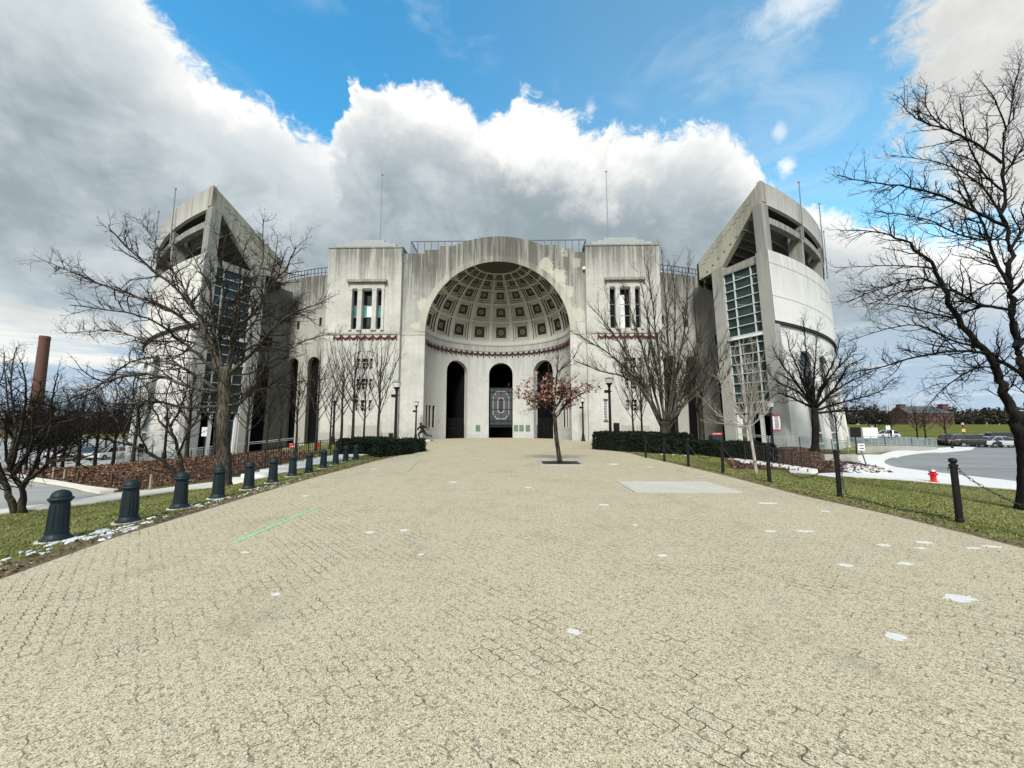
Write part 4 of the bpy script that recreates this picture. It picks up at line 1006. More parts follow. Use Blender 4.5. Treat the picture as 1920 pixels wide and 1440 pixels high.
# ------------------------------------------------------------------ trees
M['bark_dark'] = bark('near_black_bark', (.007,.007,.007), (.024,.022,.020))  # near-black tone for trunk and limbs
M['bark_grey'] = bark('grey_bark', (.022,.019,.016), (.135,.118,.095))
M['bark_brown'] = bark('brown_bark', (.020,.017,.012), (.070,.062,.045))
M['bark_pale'] = bark('pale_bark', (.28,.25,.22), (.52,.49,.45))
M['twig_dark'] = simple('dark_twig', (.010,.009,.009), .95, .4, 3, spec=.1)
M['twig_brown'] = simple('brown_twig', (.026,.021,.017), .95, .45, 2, spec=.1)
M['twig_olive'] = simple('olive_twig', (.045,.038,.026), .95, .4, 2, spec=.1)
M['twig_pale'] = simple('pale_twig', (.36,.32,.28), .95, .3, 2, spec=.1)
def leafmat(name, cols):
    m, nt, bs = newmat(name); p = nt.n('ShaderNodeNewGeometry')
    r = nt.n('ShaderNodeValToRGB'); r.color_ramp.interpolation = 'CONSTANT'
    for i, c in enumerate(cols):
        e = r.color_ramp.elements[i] if i < 2 else r.color_ramp.elements.new(i/len(cols))
        e.position = i/len(cols); e.color = (*c, 1)
    nt.l(p.outputs['Random Per Island'], r.inputs[0]); nt.l(r.outputs[0], bs.inputs['Base Color'])
    bs.inputs['Roughness'].default_value = .8; bs.inputs['Specular IOR Level'].default_value = .2
    return m
M['leaf_red'] = leafmat('red_brown_leaf', [(.10,.030,.028),(.19,.075,.06),(.33,.19,.15),(.06,.020,.018),(.40,.27,.22),(.14,.05,.042)])
M['leaf_brown'] = leafmat('fallen_leaf', [(.13,.068,.040),(.20,.115,.068),(.085,.045,.026),(.27,.175,.11),(.11,.052,.032),(.06,.034,.022)])
M['leaf_hedge'] = leafmat('dark_yew_leaf', [(.005,.011,.005),(.009,.019,.007),(.003,.007,.004),(.014,.026,.010),(.006,.013,.007)])
M['blade'] = leafmat('grass_blade', [(.085,.125,.026),(.14,.17,.045),(.24,.23,.09),(.065,.095,.020),(.34,.30,.145),(.17,.19,.05)])
class Tree:
    def __init__(s, seed): s.r = np.random.default_rng(seed); s.thick = []; s.thin = []; s.tips = []
    def unit(s, v): return v/(np.linalg.norm(v)+1e-9)
    def path(s, pts, n=4):      # smooth a polyline (Catmull-Rom)
        p = [np.array(q, float) for q in pts]; p = [2*p[0]-p[1]]+p+[2*p[-1]-p[-2]]; out = []
        for i in range(1, len(p)-2):
            for k in range(n):
                t = k/n; a, b, c, d = p[i-1], p[i], p[i+1], p[i+2]
                out.append(.5*((2*b)+(-a+c)*t+(2*a-5*b+4*c-d)*t*t+(-a+3*b-3*c+d)*t**3))
        out.append(p[-2]); return np.array(out)
    def add(s, pts, r0, r1, sides):
        t = np.linspace(0, 1, len(pts)); rad = r0+(r1-r0)*t**.85
        (s.thick if sides >= 5 else s.thin).append((pts, rad, sides)); return rad
    def grow(s, p, d, L, r, up=.15, seg=5, wob=.22):
        pts = [p]; d = s.unit(d); st = L/seg
        for _ in range(seg):
            d = s.unit(d+s.r.normal(0, wob, 3)+np.array([0,0,up])); pts.append(pts[-1]+d*st)
        return np.array(pts)
    def side(s, tan, ang):
        a = s.r.normal(0, 1, 3); a = s.unit(a-tan*np.dot(a, tan)); return tan*math.cos(ang)+a*math.sin(ang)
    def branch(s, pts, rad, level, spec):
        """side shoots along a limb; spec[level] = (per metre, length, angle, start, up)"""
        if level >= len(spec): s.tips.append(pts[-1]); return
        dens, ln, ang, st, up = spec[level]
        segl = np.linalg.norm(np.diff(pts, axis=0), axis=1); tot = segl.sum(); cum = np.concatenate([[0], np.cumsum(segl)])
        n = max(1, int(dens*tot*(1-st)+s.r.random()))
        for k in range(n):
            f = st+(1-st)*(k+s.r.random())/n; q = f*tot; i = min(len(segl)-1, int(np.searchsorted(cum, q)-1)); i = max(0, i)
            t = (q-cum[i])/(segl[i]+1e-9); p = pts[i]*(1-t)+pts[i+1]*t; tan = s.unit(pts[i+1]-pts[i])
            rr = rad[i]*(1-t)+rad[min(i+1, len(rad)-1)]*t
            L = ln*(1-.55*f)*(.6+.8*s.r.random()); r0 = min(rr*.75, .006+.016*L)
            d = s.side(tan, ang*(.7+.6*s.r.random()))
            sub = s.grow(p, d, L, r0, up, 5 if L > .8 else (4 if L > .3 else 3), .2)
            sides = 5 if r0 > .03 else (4 if r0 > .014 else 3)
            ra = s.add(sub, r0, max(.0028, r0*.3), sides)
            s.branch(sub, ra, level+1, spec)
    def limb(s, pts, r0, r1, spec, sides=7, n=4, level=0):
        q = s.path(pts, n); q[1:-1] += s.r.normal(0, r0*.22, (len(q)-2, 3)); ra = s.add(q, r0, r1, sides); s.branch(q, ra, level, spec); return q
    def trunk(s, pts, r0, r1, sides=12, flare=1.35):
        q = s.path(pts, 5); t = np.linspace(0, 1, len(q)); rad = r0+(r1-r0)*t; rad[0] *= flare; rad[1] *= 1+(flare-1)*.4
        q[1:] += s.r.normal(0, r0*.03, (len(q)-1, 3)); s.thick.append((q, rad, sides)); return q
    def mesh(s, lst, name, mat):
        vs = []; fs = []; o = 0
        for pts, rad, n in lst:
            v, f = tube_geo(pts, rad, n, n >= 5); vs += v; fs += [tuple(i+o for i in q) for q in f]; o += len(v)
        return mesh_of(name, vs, fs, mat, smooth=True)
    def build(s, base, name, label, bark_m, twig_m, group=None, leaves=None, cat='tree'):
        root = empty(name, base, label, cat, group)
        off = np.array(base)
        for lst, nm, mt in ((s.thick, 'trunk', bark_m), (s.thin, 'crown', twig_m)):
            if not lst: continue
            l2 = [(p-off, r, n) for p, r, n in lst]
            o = bpy.data.objects.new(nm, s.mesh(l2, nm, mt)); COL.objects.link(o); o.parent = root
        if leaves is not None:
            pts, size, mt = leaves; o = bpy.data.objects.new('leaves', leaf_mesh('leaves', np.array(pts)-off, size, mt, s.r)); COL.objects.link(o); o.parent = root
        return root
def leaf_mesh(name, pts, size, mat, r, flat=0.0, fold=True):
    n = len(pts); d = r.normal(0, 1, (n, 3)); d[:,2] *= (1-flat); d /= np.linalg.norm(d, axis=1, keepdims=True)
    e = r.normal(0, 1, (n, 3)); e[:,2] *= (1-flat); e -= d*np.sum(d*e, axis=1, keepdims=True); e /= np.linalg.norm(e, axis=1, keepdims=True)
    L = size*(.6+.8*r.random((n,1))); W = L*.32; nn = np.cross(d, e)
    v = np.stack([pts, pts+d*L*.5+e*W+nn*L*.08, pts+d*L, pts+d*L*.5-e*W+nn*L*.08], axis=1).reshape(-1, 3)
    f = [(4*i, 4*i+1, 4*i+2, 4*i+3) for i in range(n)]
    return mesh_of(name, v, f, mat)
def pxl(lst, Y, dz=0.0, rr=None, spread=0.0, sgn=None):
    """a limb seen in the photo, bent out of the picture plane by its own depth"""
    out = []; n = len(lst); sg = sgn if sgn is not None else (rr.uniform(-1, 1) if rr is not None else 0)
    for i, (px, py) in enumerate(lst): out.append(P(px, py, Y+sg*spread*(i/max(1, n-1))**1.2))
    return out
# big spreading tree on the left, on the edge of the leaf bed
x, y, z = GH(421, 914); Y1 = y; T = Tree(11)
tr = T.trunk([(x, y, z-.1)]+[P(px, py, Y1) for px, py in ((421,880),(419,830),(419,790),(422,750),(421,715),(423,690))], .235, .20, 14)
SP1 = [(5.0, 1.45, .8, .12, .06), (6.5, .55, .75, .1, .08), (9.0, .18, .8, .1, .05)]
L1 = [([(424,700),(440,640),(444,572),(470,545),(491,490),(494,410)],.13,.3),([(430,705),(432,650),(447,600),(449,550),(452,500),(462,450)],.10,-.6),([(412,690),(400,620),(396,560),(390,530),(374,503),(347,455)],.10,.5),
 ([(416,700),(400,650),(360,572),(303,519),(234,460),(203,421)],.11,-.5),([(410,700),(380,630),(315,579),(257,556),(200,538),(130,508),(78,486)],.11,.6),([(412,705),(360,655),(328,632),(290,602),(230,585),(130,572)],.09,-.8),
 ([(414,735),(347,692),(303,676),(269,671),(225,690),(190,722),(140,735)],.08,.9),([(415,735),(360,727),(292,703),(230,706),(180,725),(120,752),(60,765)],.09,-.7),([(416,762),(349,764),(298,753),(246,757),(190,772),(120,790),(40,806)],.08,.5),
 ([(425,760),(452,754),(475,726),(489,700),(500,680)],.07,-.9),([(428,745),(470,735),(532,721),(578,714),(622,708)],.07,.8),([(424,705),(470,666),(505,625),(530,600),(562,582),(612,566)],.09,-.6),([(426,690),(462,655),(491,640),(528,596),(557,583),(592,588)],.08,.7),
 ([(440,610),(475,590),(516,526),(539,503),(555,460)],.075,-.8),([(440,640),(480,600),(498,545),(515,490),(520,440)],.06,.9),([(400,640),(370,590),(340,530),(310,490),(290,452),(262,410)],.07,.95),([(405,660),(350,640),(280,640),(210,620),(120,625)],.065,.95),([(418,700),(412,620),(420,560),(414,500),(425,440)],.07,-.95),([(425,700),(470,700),(520,670),(570,640),(620,625)],.055,.95)]
for pts, r0, sg in L1: T.limb(pxl(pts, Y1, spread=3.6, sgn=sg), r0*.8, .013, SP1)
T.build((x, y, z), 'bare_tree', 'big spreading bare tree with a knotted grey trunk, left of the entrance', M['bark_grey'], M['twig_brown'])
# dark foreground tree on the right edge
x, y, z = GH(1930, 958); Y2 = y; T = Tree(23)
T.trunk([(x, y, z-.1)]+[P(px, py, Y2) for px, py in ((1931,900),(1929,860),(1922,825),(1912,800))], .27, .20, 14)
SP2 = [(6.0, 1.2, .72, .10, .10), (7.5, .42, .75, .12, .12), (9.5, .13, .8, .15, .1)]
L2 = [([(1916,815),(1898,775),(1882,735),(1867,690),(1843,654),(1796,597),(1768,540),(1749,503),(1702,458),(1654,437),(1576,433)],.165,-.25),
 ([(1926,815),(1932,770),(1930,725),(1918,690),(1910,650),(1902,590),(1895,540),(1893,480),(1886,420),(1880,340),(1880,290),(1890,235),(1912,185)],.17,.2),
 ([(1888,424),(1839,403),(1773,370),(1702,351),(1631,342),(1569,328)],.075,-.6),([(1879,306),(1825,266),(1773,243),(1725,226),(1700,205),(1690,180)],.06,.5),([(1773,243),(1745,215),(1735,190),(1738,158)],.03,.3),
 ([(1896,540),(1867,488),(1843,422),(1825,385),(1800,330),(1765,285)],.075,.7),([(1900,582),(1843,573),(1825,564),(1773,540),(1702,545),(1631,569)],.07,-.8),([(1916,700),(1862,668),(1825,659),(1749,663),(1654,687),(1580,702)],.085,-.5),
 ([(1896,534),(1862,531),(1830,545),(1790,580),(1740,600)],.05,.9),([(1796,597),(1749,588),(1692,573),(1625,569)],.05,.6),([(1768,540),(1725,522),(1654,540),(1588,566)],.045,-.7),([(1749,503),(1678,498),(1566,502)],.04,.8),
 ([(1887,245),(1867,190),(1843,156)],.035,-.4),([(1891,232),(1903,160),(1917,110)],.03,.4),([(1880,332),(1915,280),(1945,225)],.05,.2),([(1893,470),(1940,400),(1990,330)],.07,.4),([(1896,550),(1950,500),(2030,470)],.07,-.5),([(1910,650),(1970,600),(2060,560)],.08,.6),
 ([(1843,654),(1790,640),(1720,610),(1650,620),(1590,640)],.05,.8),([(1867,690),(1830,690),(1780,720),(1740,760)],.04,-.7),([(1888,420),(1850,360),(1800,320),(1740,300),(1660,290)],.05,.8),([(1883,360),(1840,320),(1810,250),(1800,190)],.045,-.8),([(1886,430),(1860,450),(1800,440),(1730,410),(1640,395)],.05,-.9)]
for pts, r0, sg in L2: T.limb(pxl(pts, Y2, spread=2.6, sgn=sg), r0*(.88 if r0 > .1 else .70), .010, SP2)
T.build((x, y, z), 'bare_tree', 'near-black bare tree at the right edge reaching up into the blue sky', M['bark_dark'], M['twig_dark'])
# vase-shaped tree behind the right hedge
x, y, z = GH(1250, 848); Y3 = y; T = Tree(31)
T.trunk([(x, y, z-.1)]+[P(px, py, Y3) for px, py in ((1249,830),(1247,810),(1247,792))], .345, .31, 14, 1.6)
SP3 = [(3.0, 2.2, .42, .14, .20), (3.6, .95, .5, .14, .16), (4.0, .36, .6, .15, .1)]
L3 = [[(1240,800),(1215,745),(1190,695),(1160,640),(1130,600),(1108,575)],[(1243,800),(1225,730),(1205,655),(1185,590),(1168,535)],[(1245,800),(1240,720),(1232,640),(1222,560),(1212,495)],[(1248,800),(1250,710),(1252,620),(1246,540),(1240,465)],[(1251,800),(1265,720),(1280,640),(1288,560),(1290,490)],
 [(1253,800),(1275,735),(1300,670),(1325,610),(1342,555)],[(1254,805),(1285,755),(1318,712),(1350,675),(1372,640)],[(1236,790),(1205,730),(1165,705),(1120,694),(1076,675)],[(1228,770),(1190,710),(1150,670),(1105,640),(1072,622)],[(1246,800),(1232,700),(1215,600),(1200,520)],[(1250,800),(1262,690),(1266,590),(1262,500)],[(1254,800),(1290,720),(1310,640),(1318,560)],[(1240,790),(1200,700),(1172,650),(1140,560)],[(1256,790),(1300,745),(1345,720),(1365,700)]]
for i, pts in enumerate(L3): T.limb(pxl(pts, Y3, spread=3.4, sgn=math.sin(i*2.4)), .10 if i < 9 else .075, .018, SP3)
T.build((x, y, z), 'bare_tree', 'large vase-shaped bare tree growing out of the right hedge row', M['bark_grey'], M['twig_olive'])
# spreading dark tree in front of the right grandstand
x, y, z = GH(1527, 842); Y4 = min(y, 33.5); x = Xat(1527, Y4, 838); z = H(x, Y4); T = Tree(43)
T.trunk([(x, Y4, z-.2)]+[P(px, py, Y4) for px, py in ((1529,810),(1528,785),(1527,765))], .27, .24, 14, 1.6)
SP4 = [(4.2, 2.0, .62, .10, .08), (4.8, .8, .65, .12, .1), (6.0, .3, .75, .15, .08)]
sc = lambda l: [(1280+a/4.364, 600+b/4.364) for a, b in l]
L4 = [[(1075,720),(1020,600),(960,450),(880,250),(850,100)],[(1078,720),(1070,500),(1090,300),(1100,60)],[(1085,720),(1130,560),(1200,420),(1250,300),(1290,150)],[(1090,725),(1220,600),(1380,500),(1570,410)],[(1095,735),(1250,690),(1400,650),(1600,590),(1730,470)],[(1070,710),(930,580),(800,520),(690,415)],[(1068,720),(900,640),(780,600),(720,640)],[(1100,760),(1300,745),(1500,745),(1600,730)],[(1080,700),(1000,480),(1010,250),(990,0)],[(1085,700),(1180,500),(1330,330),(1420,220)],[(1072,700),(900,480),(790,330),(740,230)],[(1088,715),(1240,560),(1350,380),(1480,320)]]
for i, pts in enumerate(L4): T.limb(pxl(sc(pts), Y4, spread=3.2, sgn=math.sin(i*2.1+.5)), .115, .022, SP4)
tips = [T.tips[i] for i in T.r.integers(0, len(T.tips), 260)]
T.build((x, Y4, z), 'bare_tree', 'dark round-crowned tree with a few clinging leaves before the right grandstand', M['bark_dark'], M['twig_dark'], leaves=(tips, .16, M['leaf_brown']))
# pale sapling on the right lawn
x, y, z = GH(1418, 889); Y5 = y; T = Tree(55)
q = T.trunk([(x, y, z-.05)]+[P(px, py, Y5) for px, py in ((1413,850),(1407,815),(1403,795))], .062, .045, 10, 1.1)
SP5 = [(6.0, .85, .38, .06, .22), (8.0, .38, .42, .1, .2), (9, .15, .5, .2, .1)]
for i, pts in enumerate([[(1403,796),(1395,750),(1388,710),(1376,665)],[(1403,796),(1402,745),(1400,700),(1393,650)],[(1403,797),(1412,755),(1422,715),(1428,670)],[(1403,800),(1385,775),(1362,745),(1345,700)],[(1403,802),(1370,790),(1345,775),(1325,755)],[(1403,800),(1420,770),(1435,735),(1442,705)],[(1403,803),(1425,785),(1440,770),(1450,750)],[(1403,798),(1380,760),(1365,715),(1358,675)],[(1403,798),(1410,740),(1412,690),(1410,645)],[(1403,805),(1385,800),(1360,795),(1335,790)]]):
    T.limb(pxl(pts, Y5, spread=1.3, sgn=math.sin(i*2.3)), .024, .007, SP5, 5)
T.build((x, y, z), 'sapling', 'slender pale-barked sapling on the right lawn by the chain posts', M['bark_pale'], M['twig_pale'])
# young tree with red-brown leaves in the plaza pit
x, y, z = 1.85, 18.3, .03; Y6 = y; T = Tree(61)
c6 = lambda l: [(940+a/5.333, 620+b/5.333) for a, b in l]
T.trunk([(x, y, z)]+[P(px, py, Y6) for px, py in c6([(560,1150),(545,1000),(535,880),(530,850)])], .105, .085, 12, 1.15)
SP6 = [(5.0, .9, .6, .12, .12), (6.0, .36, .65, .1, .1), (8, .13, .7, .2, .1)]
L6 = [[(545,870),(600,800),(660,710),(770,650),(900,590),(1000,505)],[(535,870),(520,780),(470,740),(400,730),(280,700),(160,640),(105,570)],[(530,860),(530,700),(545,560),(560,420),(570,250),(562,140)],[(545,520),(560,420),(650,350),(740,240),(785,120)],[(530,760),(480,640),(420,540),(340,470),(240,520)],[(535,800),(600,690),(640,560),(700,470)],[(530,850),(440,760),(350,760),(280,790)],[(540,840),(620,760),(690,740)],[(533,740),(470,600),(480,480),(420,420)],[(540,600),(500,480),(470,350),(500,280)],[(540,760),(640,640),(780,610),(900,560)],[(530,780),(420,660),(330,600),(260,560)]]
lv = []
for i, pts in enumerate(L6): T.limb(pxl(c6(pts), Y6, spread=1.5, sgn=math.sin(i*2.2+.3)), .05 if i < 3 else .032, .007, SP6, 6)
zlo, zhi = Zat(1040, 768, Y6), Zat(1040, 704, Y6)
xc6 = Xat(1035, Y6)
cand = np.array([p[k] for p, r_, n_ in T.thin for k in range(len(p)) if zlo < p[k][2] < zhi+.25])
wgt = np.exp(-((cand[:,2]-Zat(1035, 742, Y6))/.62)**2)*np.exp(-((cand[:,0]-xc6)/1.75)**2)
idx = T.r.choice(len(cand), 1350, p=wgt/wgt.sum()); lv = cand[idx]+T.r.normal(0, .07, (1350, 3))
T.build((x, y, z), 'young_tree', 'young tree with clinging red-brown leaves in the plaza pit', M['bark_brown'], M['twig_dark'], leaves=(lv, .14, M['leaf_red']))
# multi-stemmed small trees on the left
x, y, z = GH(42, 962); Y7 = y; T = Tree(71)
SP7 = [(5.5, 1.0, .8, .15, .1), (6.5, .42, .8, .12, .1), (9.0, .14, .8, .15, .05)]
for i, (pts, r0) in enumerate([([(28,965),(14,918),(0,882),(-14,830),(-6,760),(8,690)],.10),([(36,965),(42,920),(24,888),(10,850),(16,770),(8,660)],.085),([(47,965),(44,914),(69,888),(94,866),(125,856),(136,830)],.08),([(26,890),(52,850),(80,806),(118,770),(150,740)],.055),([(44,914),(75,850),(95,800),(98,740),(110,700)],.055),([(10,900),(-30,840),(-60,780),(-80,700)],.06),([(69,888),(120,840),(170,815),(215,800)],.045),([(20,880),(40,800),(50,740),(42,680)],.055),([(94,866),(140,862),(180,850),(220,822)],.04),([(14,918),(-20,880),(-60,850),(-110,830)],.05),([(25,890),(60,830),(60,780),(80,720)],.05),([(16,870),(30,800),(20,720),(32,650)],.05)]):
    T.limb(pxl(pts, Y7, spread=1.8, sgn=math.sin(i*2.4+.2)), r0, .012, SP7, 8)
T.build((x, y, z), 'bare_tree', 'low many-stemmed bare tree at the left edge of the lawn', M['bark_brown'], M['twig_dark'])
x, y, z = GH(337, 903); Y8 = y; T = Tree(83)
for i, (pts, r0) in enumerate([([(333,903),(326,888),(309,868),(276,847),(246,834),(230,818),(222,795),(212,770)],.12),([(338,903),(341,880),(335,847),(328,822),(319,800),(312,760),(322,700)],.12),([(335,850),(350,815),(372,780),(380,740)],.06),([(328,822),(300,790),(280,750),(275,710)],.06),([(246,834),(215,828),(185,820),(160,812)],.05),([(222,795),(205,770),(180,750),(150,745)],.05),([(230,818),(245,780),(250,740),(262,700)],.05),([(319,800),(340,760),(352,720),(350,680)],.05),([(212,770),(220,740),(215,710),(225,680)],.04),([(276,847),(262,810),(262,780),(255,760)],.045)]):
    T.limb(pxl(pts, Y8, spread=2.2, sgn=math.sin(i*2.6+.4)), r0, .014, SP7, 8)
T.build((x, y, z), 'bare_tree', 'leaning two-stemmed bare tree behind the third bollard', M['bark_brown'], M['twig_dark'])
# --- rows of ordinary bare trees: a few grown shapes, copied along the rows
def proto(seed, h, spread, r0, nb, spec, bare, up=.3, bark_m='bark_brown', twig_m='twig_brown'):
    T = Tree(seed); T.trunk([(0,0,-.15),(.03,0,h*.2),(0,.04,h*.45),(.05,0,h*.7)], r0, r0*.42, 9, 1.25); T.limb([(.05,0,h*.68),(.02,.05,h*.82),(0,0,h)], r0*.42, .012, spec, 6)
    for k in range(nb):
        f = bare+(.72-bare)*k/nb; a = k*2.4+T.r.uniform(-.4, .4); L = spread*(1.1-.6*f)*(.8+.4*T.r.random()); kk = .30
        p0 = np.array([.02, .02, h*f]); dr = np.array([math.cos(a), math.sin(a), 0])
        p1 = p0+dr*L*.35+np.array([0,0,L*(.25+up*.5)]); p2 = p0+dr*L*.65+np.array([0,0,L*(.6+up)]); p3 = p0+dr*L*.9+np.array([0,0,L*(.95+up*1.8)])
        T.limb([p0, p1, p2, p3], r0*.34*(1.1-f*.6), .009, spec, 5, 3)
    return T.build((0,0,0), 'bare_tree', None, M[bark_m], M[twig_m])
SPN = [(2.2, 1.2, .5, .15, .2), (3.0, .55, .6, .12, .15), (3.5, .22, .6, .2, .1)]
SPB = [(2.4, 1.7, .6, .12, .12), (2.8, .9, .7, .15, .1), (2.8, .42, .7, .15, .05)]
pr_up = proto(101, 8.2, 2.4, .125, 12, SPN, .28, .75)
pr_up2 = proto(102, 8.4, 2.7, .13, 12, SPN, .30, .6)
pr_round = proto(103, 7.6, 3.3, .17, 16, SPN, .30, .25)
pr_far = proto(104, 7.2, 3.6, .16, 14, SPB, .25, .2, 'bark_dark', 'twig_brown')
used = set()
def plant(pr, px, Y, htop, label, group=None, rz=0, zoff=0.0, name=None, cat='tree', py0=None):
    if pr in used: o = copy_tree(pr)
    else: o = pr; used.add(pr)
    x = Xat(px, Y, 835); z = H(x, Y); h0 = {pr_up:8.2, pr_up2:8.4, pr_round:7.6, pr_far:7.2}[pr]
    s = max(.2, (Zat(px, htop, Y)-z)/h0)
    o.location = (x, Y, z+zoff); o.rotation_euler = (0, 0, rz); o.scale = (s, s, s)
    return tag(o, label, cat, group)
g_row = 'young bare trees in a row before the left square tower'
for i, (px, Y, top, pr, lb) in enumerate([(618,30,705,pr_up,'slim bare tree nearest the left wing doorways in the tower row'),(639,33,652,pr_up2,'bare tree second from the left in the row before the left tower'),(661,33.5,634,pr_up,'bare tree in the middle of the row before the left tower'),(682,34,690,pr_up2,'short slender bare tree in the row, before the small windows'),(708,31,640,pr_up,'bare tree at the hedge end of the row, beside the tall lamp post')]):
    plant(pr, px, Y, top, lb, g_row, i*1.3)
g_mid = 'bare trees along the top of the left leaf bed'
for i, (px, Y, top, pr, lb) in enumerate([(592,27,660,pr_up2,'thick upright bare tree before the left arched wing doorways'),(555,28,690,pr_up,'bare tree behind the step railing, left of the red sign'),(524,29,700,pr_up2,'bare tree directly left of the red sign at the wing'),(500,30,720,pr_up,'thin bare tree before the dark recess of the left grandstand'),(461,29,712,pr_round,'bare tree before the left glass stair hall, right of the big trunk'),(402,30,705,pr_round,'bare tree just left of the big knotted trunk'),(352,31,690,pr_round,'bare tree before the arched windows of the left grandstand'),(252,33,715,pr_round,'bare tree at the far outer end of the left grandstand'),(215,34,738,pr_far,'dark bare tree at the corner where the parked cars begin')]):
    plant(pr, px, Y, top, lb, g_mid, i*1.7)
g_lot = 'bare trees lining the left parking lot'
nm = ['behind the tall brick chimney foot','second from the left edge','with a low fork','beside the blue-grey post','before the dark cars','next to the pale parked car']
for i, (px, Y, top) in enumerate([(52,33,742),(74,35,752),(93,37,760),(121,36,750),(150,34,735),(182,35,742)]):
    plant(pr_far, px, Y, top, 'bare tree in the left parking lot row, '+['farthest left','second from the left','third from the left','fourth from the left','fifth from the left','last before the grandstand trees'][i], g_lot, i*2.1)
g_fl = 'bare trees massed beyond the left parking lot'
rl = random.Random(5)
for i in range(17):
    plant(pr_far if i % 2 else pr_round, -40+i*17, rl.uniform(62, 105), rl.uniform(752, 792), 'bare tree in the brown thicket beyond the left parking lot', g_fl, rl.uniform(0, 6))
plant(pr_up2, 1188, 33, 690, 'slim bare tree behind the right hedge, left of the vase-shaped tree', 'small bare trees behind the right hedge', .7)
plant(pr_up, 1205, 34, 680, 'bare tree behind the right hedge, nearest the vase-shaped trunk', 'small bare trees behind the right hedge', 2.2)
plant(pr_up2, 1272, 34, 655, 'bare tree right of the vase-shaped trunk, before the right wing', 'small bare trees behind the right hedge', 3.2)
plant(pr_round, 1316, 31, 640, 'thick green-trunked bare tree before the right glass stair hall', 'small bare trees behind the right hedge', 1.2)
plant(pr_up, 1571, 34, 735, 'thin bare tree at the outer foot of the right grandstand', None, 1.9)
g_fr = 'small bare trees beside the right parking lot'
for i, (px, Y, top, lb) in enumerate([(1645,80,770,'small bare tree beside the white parked car'),(1673,78,760,'small bare tree before the left gable of the far brick building'),(1722,76,762,'small bare tree before the middle of the far brick building'),(1737,78,764,'small bare tree right of the brick building middle'),(1776,82,768,'small bare tree before the right end of the brick building')]):
    plant(pr_far, px, Y, top, lb, g_fr, i*1.9)
# ------------------------------------------------------------------ hedges
def hedge(poly, h, label, seed, dens=420):
    """clipped hedge: a solid core plus many small leaf faces over its top and sides"""
    r = np.random.default_rng(seed); pts = []
    n = len(poly); zb = min(H(*p) for p in poly)
    root = empty('hedge', (poly[0][0], poly[0][1], zb), label, 'hedge', 'clipped dark hedges beside the plaza')
    mb = MB(); c = np.mean(np.array(poly), axis=0)
    lo = [(c[0]+(x-c[0])*.94, c[1]+(y-c[1])*.94) for x, y in poly]
    mb.add([(x, y, zb-.1) for x, y in lo]+[(x, y, zb+h-.1) for x, y in lo], [tuple(range(n)), tuple(range(2*n-1, n-1, -1))]+[(i, (i+1) % n, (i+1) % n+n, i+n) for i in range(n)])
    M.setdefault('hedge_core', simple('hedge_twigs', (.006,.010,.005), 1, .4, 10)); mb.build('core', M['hedge_core'], root)
    for i in range(n):
        a = np.array(poly[i]); b = np.array(poly[(i+1) % n]); L = np.linalg.norm(b-a); k = int(L*h*dens)
        t = r.random(k); zz = r.random(k)*h; q = a+(b-a)*t[:,None]; bul = .10*np.sin(q[:,0]*3.1+q[:,1]*2.3)+.06*np.sin(q[:,0]*7)
        nrm = np.array([(b-a)[1], -(b-a)[0]])/L; out = 1 if np.dot(nrm, (a+b)/2-c) > 0 else -1
        q = q+nrm*out*(bul+r.normal(0, .04, k)-.08*(zz > h-.15))[:,None]; pts.append(np.column_stack([q, zb+zz]))
    xs0, ys0 = np.array(poly).min(0); xs1, ys1 = np.array(poly).max(0); k = int((xs1-xs0)*(ys1-ys0)*dens*1.3)
    q = np.column_stack([r.uniform(xs0, xs1, k), r.uniform(ys0, ys1, k)]); ins = np.zeros(k, bool); j = n-1
    for i in range(n):
        (xi, yi), (xj, yj) = poly[i], poly[j]
        ins ^= ((yi > q[:,1]) != (yj > q[:,1])) & (q[:,0] < (xj-xi)*(q[:,1]-yi)/(yj-yi+1e-12)+xi); j = i
    q = q[ins]; pts.append(np.column_stack([q, zb+h+.08*np.sin(q[:,0]*2.7)*np.cos(q[:,1]*3.3)+r.normal(0, .035, len(q))]))
    p = np.concatenate(pts)-np.array([poly[0][0], poly[0][1], zb])
    o = bpy.data.objects.new('leaves', leaf_mesh('leaves', p, .11, M['leaf_hedge'], r)); COL.objects.link(o); o.parent = root
    return root
hedge([(-7.7,21.2),(-7.0,22.6),(-6.4,26.1),(-7.0,26.9),(-8.3,24.8),(-8.6,21.9)], .78, 'low black-green clipped hedge at the left corner of the plaza', 1)
hedge([(-9.3,23.2),(-8.7,26.0),(-9.2,28.5),(-11.8,29.0),(-12.0,25.5),(-10.8,23.2)], .95, 'rear dark hedge behind the last left bollards', 2)
hedge([(5.3,28.4),(6.5,26.4),(8.7,24.5),(10.6,24.2),(11.0,27.0),(8.8,30.0),(6.2,30.3)], 1.28, 'dark clipped hedge with a rounded end at the right corner of the plaza', 3)
hedge([(11.4,25.4),(12.9,24.2),(15.2,23.6),(15.6,26.6),(13.4,28.8),(11.6,28.6)], 1.25, 'dark clipped hedge right of the vase-shaped tree, above the right steps', 4)
